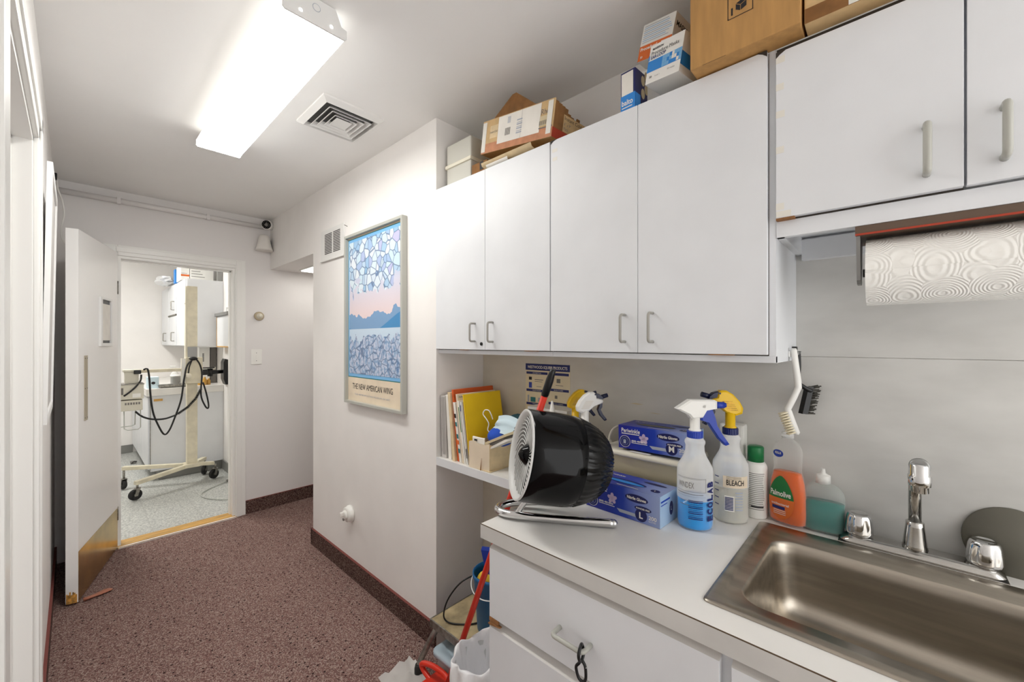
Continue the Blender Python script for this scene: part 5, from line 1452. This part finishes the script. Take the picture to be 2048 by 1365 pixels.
# on top of it
t = thing('top_carton', 'white carton with an orange band on the far room wall cabinet', 'box', (.83, 5.85, 2.1055))
MB().box(.80, .875, 5.72, 6.0, 2.1055, 2.27, 'white_plastic', .002).rect((.80, 5.72, 2.15), (1, 0, 0), UZ, .075, .02, 'orange_print').rect((.805, 5.72, 2.18), (1, 0, 0), UZ, .05, .004, 'ink_grey').build('carton_body', t)
t = thing('top_carton', 'wide white carton with grey lettering on the far room wall cabinet', 'box', (1.0, 5.8, 2.1055))
c = MB().box(.88, 1.09, 5.7, 5.98, 2.1055, 2.33, 'white_plastic', .002)
for k in range(3): c.rect((.89, 5.7, 2.15 + .03 * k), (1, 0, 0), UZ, .12 - .02 * k, .006, 'ink_grey')
c.build('carton_body', t)
lump((.76, 6.52, 2.168), .10, .28, .062, 'foil', 9, 14).build('foil_bundle', label='crumpled silver foil bundle at the left end of the far room wall cabinet', cat='foil')
MB().box(.77, .83, 6.0, 6.1, 2.19, 2.26, 'sky_print', .004).build('blue_packet', label='small blue packet on the foil bundle in the far room', cat='packet') if 0 else None
MB().box(.80, .87, 6.1, 6.2, 2.1055, 2.27, 'sky_print', .004).build('blue_packet', label='small blue packet beside the silver foil in the far room', cat='packet')
MB().box(1.10, 1.148, 5.55, 5.60, 2.1055, 2.6, 'grey_metal', .003).build('wall_channel', label='grey vertical metal channel above the far room wall cabinet', cat='channel')
# small cabinet and tray nearer the doorway
t = thing('shelf_box', 'white shelf box with tan edges on the right wall of the far room', 'shelf', (1.11, 5.2, 1.37))
MB().box(1.075, 1.149, 4.95, 5.46, 1.378, 1.70, 'laminate').build('body', t)
MB().box(1.072, 1.079, 5.45, 5.463, 1.372, 1.70, 'wood_sill').box(1.072, 1.149, 4.95, 5.463, 1.366, 1.379, 'wood_sill').build('edge_band', t)
t = thing('metal_tray', 'shallow grey metal tray on the shelf box in the far room', 'tray', (1.1, 5.2, 1.702))
MB().box(1.055, 1.149, 4.93, 5.47, 1.7015, 1.735, 'grey_metal', .003).box(1.065, 1.142, 4.94, 5.46, 1.734, 1.7355, 'ink_pale').build('tray', t)
for k in range(2): MB().lathe([(.016, 0), (.018, .05), (.017, .05), (.015, .004)], 'clear_plastic', 18, (1.105, 5.05 + .07 * k, 1.736)).build('glass_cup', label=['clear cup on the metal tray in the far room, nearer the doorway', 'clear cup on the metal tray in the far room, farther from the doorway'][k], cat='cup', group='cups on the metal tray')
# monitor arm
t = thing('monitor_arm', 'black swing-arm wall mount in the far room', 'wall mount', (1.1, 5.2, .95))
MB().prism([(1.148, 5.30, .96), (1.148, 5.30, 1.23), (1.12, 5.30, 1.24), (1.105, 5.30, 1.20), (1.105, 5.30, 1.02), (1.125, 5.30, .96)], (0, .13, 0), 'black').build('plate', t)
MB().cyl((1.11, 5.36, 1.10), (.98, 5.30, 1.10), .02, 'black').cyl((.985, 5.30, 1.06), (.985, 5.30, 1.14), .024, 'black').box(.90, .98, 5.285, 5.315, 1.075, 1.135, 'black', .004).box(.90, 1.02, 5.27, 5.33, 1.145, 1.155, 'black').build('arm', t)
# on the worktop
ZR = .9455
t = thing('pump_bottle', 'white pump bottle on the far room worktop', 'bottle', (.765, 5.8, ZR))
MB().lathe([(.034, 0), (.036, .005), (.036, .12), (.018, .15), (.014, .16)], 'milky', 24, (.765, 5.85, ZR)).build('bottle', t)
MB().cyl((.765, 5.85, ZR + .16), (.765, 5.85, ZR + .2), .006, 'white_plastic', n=12).box(.725, .775, 5.84, 5.86, ZR + .195, ZR + .212, 'white_plastic', .004).lathe([(.018, .158), (.018, .178)], 'white_plastic', 20, (.765, 5.85, ZR)).build('pump', t)
MB().lathe([(.05, 0), (.052, .005), (.052, .10), (.054, .10), (.054, .12), (.001, .122)], 'white_plastic', 28, (.76, 5.70, ZR)).build('white_tub', label='squat white tub with a lid in front of the pump bottle', cat='tub')
t = thing('tissue_carton', 'pale blue carton with a dark round mark on the far room worktop', 'box', (.55, 5.62, ZR))
MB().box(.512, .60, 5.56, 5.70, ZR, ZR + .115, 'mask_blue', .002).disc((.556, 5.56, ZR + .055), (1, 0, 0), UZ, .016, .014, 'ink').build('carton_body', t)
MB().loft([rrect(.60, .86, 5.53, 5.66, .02, ZR + .001), rrect(.59, .87, 5.52, 5.67, .02, ZR + .028), rrect(.595, .865, 5.525, 5.665, .02, ZR + .028), rrect(.61, .85, 5.54, 5.65, .02, ZR + .008)], 'steel_dull').build('instrument_tray', label='long stainless instrument tray along the edge of the far room worktop', cat='tray')
MB().lathe([(.02, 0), (.036, .035), (.034, .035), (.018, .004), (.001, .004)], 'chrome_worn', 24, (.80, 5.595, ZR + .0085), caps=(True, False)).build('steel_bowl', label='small steel bowl in the instrument tray', cat='bowl')
t = thing('tall_carton', 'tall white carton with vertical lettering on the far room worktop', 'box', (1.03, 5.85, ZR))
c = MB().box(.975, 1.075, 5.8, 5.9, ZR, 1.36, 'white_plastic', .002)
c.text('BREEZE', .022, (1.0, 5.8, 1.19), UZ, (-1, 0, 0), 'ink', width=.09, bold=.03, off=.0012) if 0 else None
for k in range(6): c.rect((1.005, 5.8, 1.20 + .016 * k), (1, 0, 0), UZ, .016, .010, 'ink', .0008)
c.build('carton_body', t)
MB().box(1.085, 1.14, 5.82, 5.9, ZR, 1.36, 'ink_grey', .002).rect((1.09, 5.82, 1.1), (1, 0, 0), UZ, .045, .03, 'paper').build('grey_carton', label='tall grey carton behind the lettered carton in the far room', cat='box')
for k, (x, y, h_) in enumerate(((.95, 5.62, .075), (.99, 5.60, .09), (1.03, 5.62, .07))):
    MB().lathe([(.018, 0), (.019, .004), (.019, h_ * .7), (.011, h_ * .82), (.011, h_)], 'amber', 18, (x, y, ZR)).build('amber_bottle', label=['leftmost amber bottle on the far room worktop', 'middle amber bottle on the far room worktop', 'rightmost amber bottle on the far room worktop'][k], cat='bottle', group='amber bottles on the far room worktop')
MB().box(.68, .745, 7.1945, 7.1995, 1.08, 1.20, 'white_plastic').build('socket_plate', label='white socket plate on the back wall of the far room', cat='socket') if 0 else None

# mobile machine on castors
t = thing('mobile_stand', 'cream mobile medical stand on castors with hanging black cables', 'medical stand', (.80, 5.15, 0))
MB().box(.764, .848, 5.12, 5.19, .20, 1.98, 'cream_paint', .003).build('post', t)
MB().box(.752, .763, 5.125, 5.185, 1.26, 1.975, 'cream_case').box(.752, .763, 5.13, 5.18, 1.80, 1.81, 'steel_dull').build('cable_channel', t)
MB().box(.768, .845, 5.113, 5.121, 1.26, 1.375, 'grey_metal').build('worn_plate', t)
MB().box(.748, .885, 5.085, 5.121, 1.01, 1.27, 'cream_paint', .006).box(.716, .765, 5.095, 5.125, 1.02, 1.26, 'white_plastic', .003).build('carriage', t)
MB().box(.31, .73, 5.10, 5.135, 1.135, 1.165, 'cream_paint', .004).build('boom', t)
MB().box(.313, .406, 5.06, 5.15, 1.045, 1.15, 'box_stand', .004).box(.30, .42, 5.05, 5.16, 1.15, 1.17, 'box_stand', .004).build('head_block', t)
c = MB().box(.20, .437, 5.02, 5.20, .905, 1.04, 'box_stand', .006)
c.rect((.20, 5.02, .95), (1, 0, 0), UZ, .1, .06, 'ink_grey').rect((.36, 5.02, .92), (1, 0, 0), UZ, .055, .035, 'white_plastic').rect((.24, 5.02, .93), (1, 0, 0), UZ, .045, .09, 'yellow_plastic', .0008)
c.box(.195, .44, 5.015, 5.205, 1.036, 1.044, 'ink_grey', .001)
c.build('console', t)
c = MB().box(.21, .43, 5.03, 5.19, .80, .895, 'box_stand', .004)
for k in range(6): c.rect((.31 + .018 * k, 5.03, .855), (1, 0, 0), UZ, .012, .02, 'ink_grey')
c.build('power_box', t)
MB().tube([(.306, 5.05, .80), (.308, 5.05, .64), (.33, 5.05, .625), (.40, 5.05, .625), (.416, 5.05, .64), (.416, 5.05, .80)], .004, 'wire_grey', 8).tube([(.388, 5.12, .80), (.383, 5.12, .66), (.36, 5.12, .65), (.22, 5.12, .65)], .004, 'wire_grey', 8).build('wire_rack', t)
CA = [(.468, 5.05, 1.161), (.478, 5.05, 1.072), (.485, 5.05, .932), (.503, 5.05, .767), (.538, 5.05, .645), (.581, 5.05, .549), (.618, 5.05, .576), (.662, 5.05, .699), (.708, 5.05, .863), (.731, 5.05, 1.055), (.754, 5.05, 1.19), (.797, 5.05, 1.248), (.824, 5.05, 1.257)]
CC = [(.824, 5.05, 1.257), (.856, 5.05, 1.196), (.872, 5.05, 1.096), (.864, 5.05, .896), (.897, 5.05, .783), (.921, 5.05, .755), (.925, 5.05, .8), (.905, 5.05, .918), (.88, 5.05, 1.02)]
MB().tube([(.44, 5.07, 1.165), (.455, 5.06, 1.175)] + CA, .0075, 'black', 10, 5).build('cable', t)
MB().tube(CC, .0075, 'black', 10, 5).build('cable', t)
MB().tube([(.797, 5.06, 1.252), (.773, 5.06, 1.175), (.765, 5.06, 1.092)], .006, 'black', 8, 5).ball((.767, 5.062, 1.09), .026, 'cream_case').build('cable', t)
MB().tube([(.421, 5.04, 1.123), (.414, 5.03, 1.068), (.377, 5.012, 1.012), (.338, 5.012, .97), (.302, 5.012, .938)], .007, 'black', 8, 5).build('cable', t)
MB().ball((.805, 5.06, 1.258), .030, 'black', sx=1.2, sy=.7, sz=.6).box(.37, .42, 5.03, 5.055, 1.13, 1.165, 'black', .006).build('cable_clamp', t)
P_ = [V(p) for p in [(.382, 5.06, .787), (.43, 5.05, .735), (.499, 5.05, .702), (.589, 5.05, .695), (.681, 5.05, .726)]]
MB().tube(P_, .008, 'black', 10, 6).build('cable', t)
hel = []
Q_ = [V(p) for p in [(.681, 5.05, .726), (.758, 5.05, .784), (.824, 5.05, .866), (.864, 5.05, .956)]]
NT = 26
for k in range(NT * 8 + 1):
    s = k / (NT * 8) * 3; i = min(2, int(s)); f = s - i
    p = Q_[i].lerp(Q_[i + 1], f); tt = (Q_[i + 1] - Q_[i]).normalized(); u = V((0, 1, 0)); w2 = tt.cross(u)
    a = 2 * PI * k / 8
    hel.append(p + u * (.010 * math.cos(a)) + w2 * (.010 * math.sin(a)))
MB().tube(hel, .0035, 'black', 5).build('coiled_cord', t)
hub = V((.815, 5.16, .185))
def beam(p, q_, w2=.022, h_=.016):
    p, q_ = V(p), V(q_); d_ = (q_ - p); s_ = V((-d_.y, d_.x, 0)).normalized() * w2; up = V((0, 0, h_))
    return MB().loft([[p + s_ - up, p - s_ - up, p - s_ + up, p + s_ + up], [q_ + s_ - up, q_ - s_ - up, q_ - s_ + up, q_ + s_ + up]], 'cream_paint', smooth=False)
MB().box(.745, .87, 5.09, 5.23, .175, .21, 'cream_paint', .004).build('base_plate', t)
def castor(x, y, a, zt):
    c = thing('x', None, None)
    COL.objects.unlink(c); bpy.data.objects.remove(c)
    d_ = V((math.cos(a), math.sin(a), 0)); s_ = V((-d_.y, d_.x, 0)); o_ = V((x, y, .05))
    ft = MB()
    for sg in (1, -1):
        k = s_ * (.019 * sg)
        ft.prism([o_ + k - d_ * .012 - V((0, 0, .012)), o_ + k + d_ * .012 - V((0, 0, .012)), o_ + k + d_ * .03 + V((0, 0, .052)), o_ + k - d_ * .0 + V((0, 0, .052))], s_ * (.003 * sg), 'steel_dull')
    ft.box(x + d_.x * .015 - .022, x + d_.x * .015 + .022, y + d_.y * .015 - .022, y + d_.y * .015 + .022, .10, .106, 'steel_dull').cyl((x + d_.x * .015, y + d_.y * .015, .10), (x + d_.x * .015, y + d_.y * .015, zt), .009, 'steel_dull', n=12)
    f_ = ft.build('castor_fork', t)
    MB().lathe([(.012, -.014), (.03, -.013), (.032, -.015), (.044, -.015), (.049, -.008), (.049, .008), (.044, .015), (.032, .015), (.03, .013), (.012, .014)], 'rubber', 28, o_, s_).lathe([(.012, -.017), (.012, .017)], 'steel_dull', 14, o_, s_).build('wheel', f_)
for (x, y, zt, a) in ((.375, 4.98, .14, .3), (.995, 5.18, .15, .5), (.955, 5.42, .16, 1.1), (.322, 5.44, .19, -1.2)):
    beam((hub.x + (x - hub.x) * .06, hub.y + (y - hub.y) * .06, .19), (x, y, zt + .012)).build('base_beam', t)
    castor(x, y, a, zt)
# white flex on the floor
MB().tube([(.905, 4.42, .006), (.83, 4.54, .006), (.80, 4.66, .006), (.83, 4.76, .006), (.92, 4.86, .006), (1.02, 4.93, .007), (1.07, 4.965, .010)], .005, 'wire_grey', 8, 6).tube([(.905, 4.42, .006), (.98, 4.36, .006), (1.10, 4.33, .006)], .005, 'wire_grey', 8, 6).cyl((1.06, 4.958, .011), (1.10, 4.985, .011), .011, 'ink_grey', n=12).build('power_flex', label='grey flex with a plug lying on the vinyl floor', cat='cord')
MB().box(.45, .50, 6.5, 6.60, 0, .012, 'steel_dull', .003).tube([(.46, 6.49, .01), (.475, 6.46, .03), (.50, 6.47, .025)], .006, 'black', 8, 4).build('foot_pedal', label='small metal foot pedal on the floor of the far room', cat='pedal')

# ============================================================ LIGHT AND CAMERA
wd = bpy.data.worlds.new('world'); SC.world = wd
wd.use_nodes = True
wn = wd.node_tree.nodes['Background']
wn.inputs['Color'].default_value = (1, .995, .985, 1)
wn.inputs['Strength'].default_value = 1.7

cam = bpy.data.cameras.new('camera'); co = bpy.data.objects.new('camera', cam); COL.objects.link(co)
co.location = (0, 0, 1.42)
co.rotation_euler = (PI / 2, 0, -math.radians(46.96))
cam.sensor_width = 36; cam.lens = 818 / 2048 * 36
cam.shift_y = 2.5 / 2048
cam.clip_start = .02
SC.camera = co
vs = SC.view_settings
SC.display_settings.display_device = 'sRGB'
vs.view_transform = 'Standard'; vs.look = 'None'; vs.gamma = 1; vs.use_curve_mapping = False
vs.exposure = 0.84
cy_ = SC.cycles
cy_.max_bounces = 12; cy_.diffuse_bounces = 6; cy_.glossy_bounces = 5; cy_.transmission_bounces = 8; cy_.transparent_max_bounces = 16
cy_.caustics_reflective = False; cy_.caustics_refractive = False
cy_.use_denoising = True
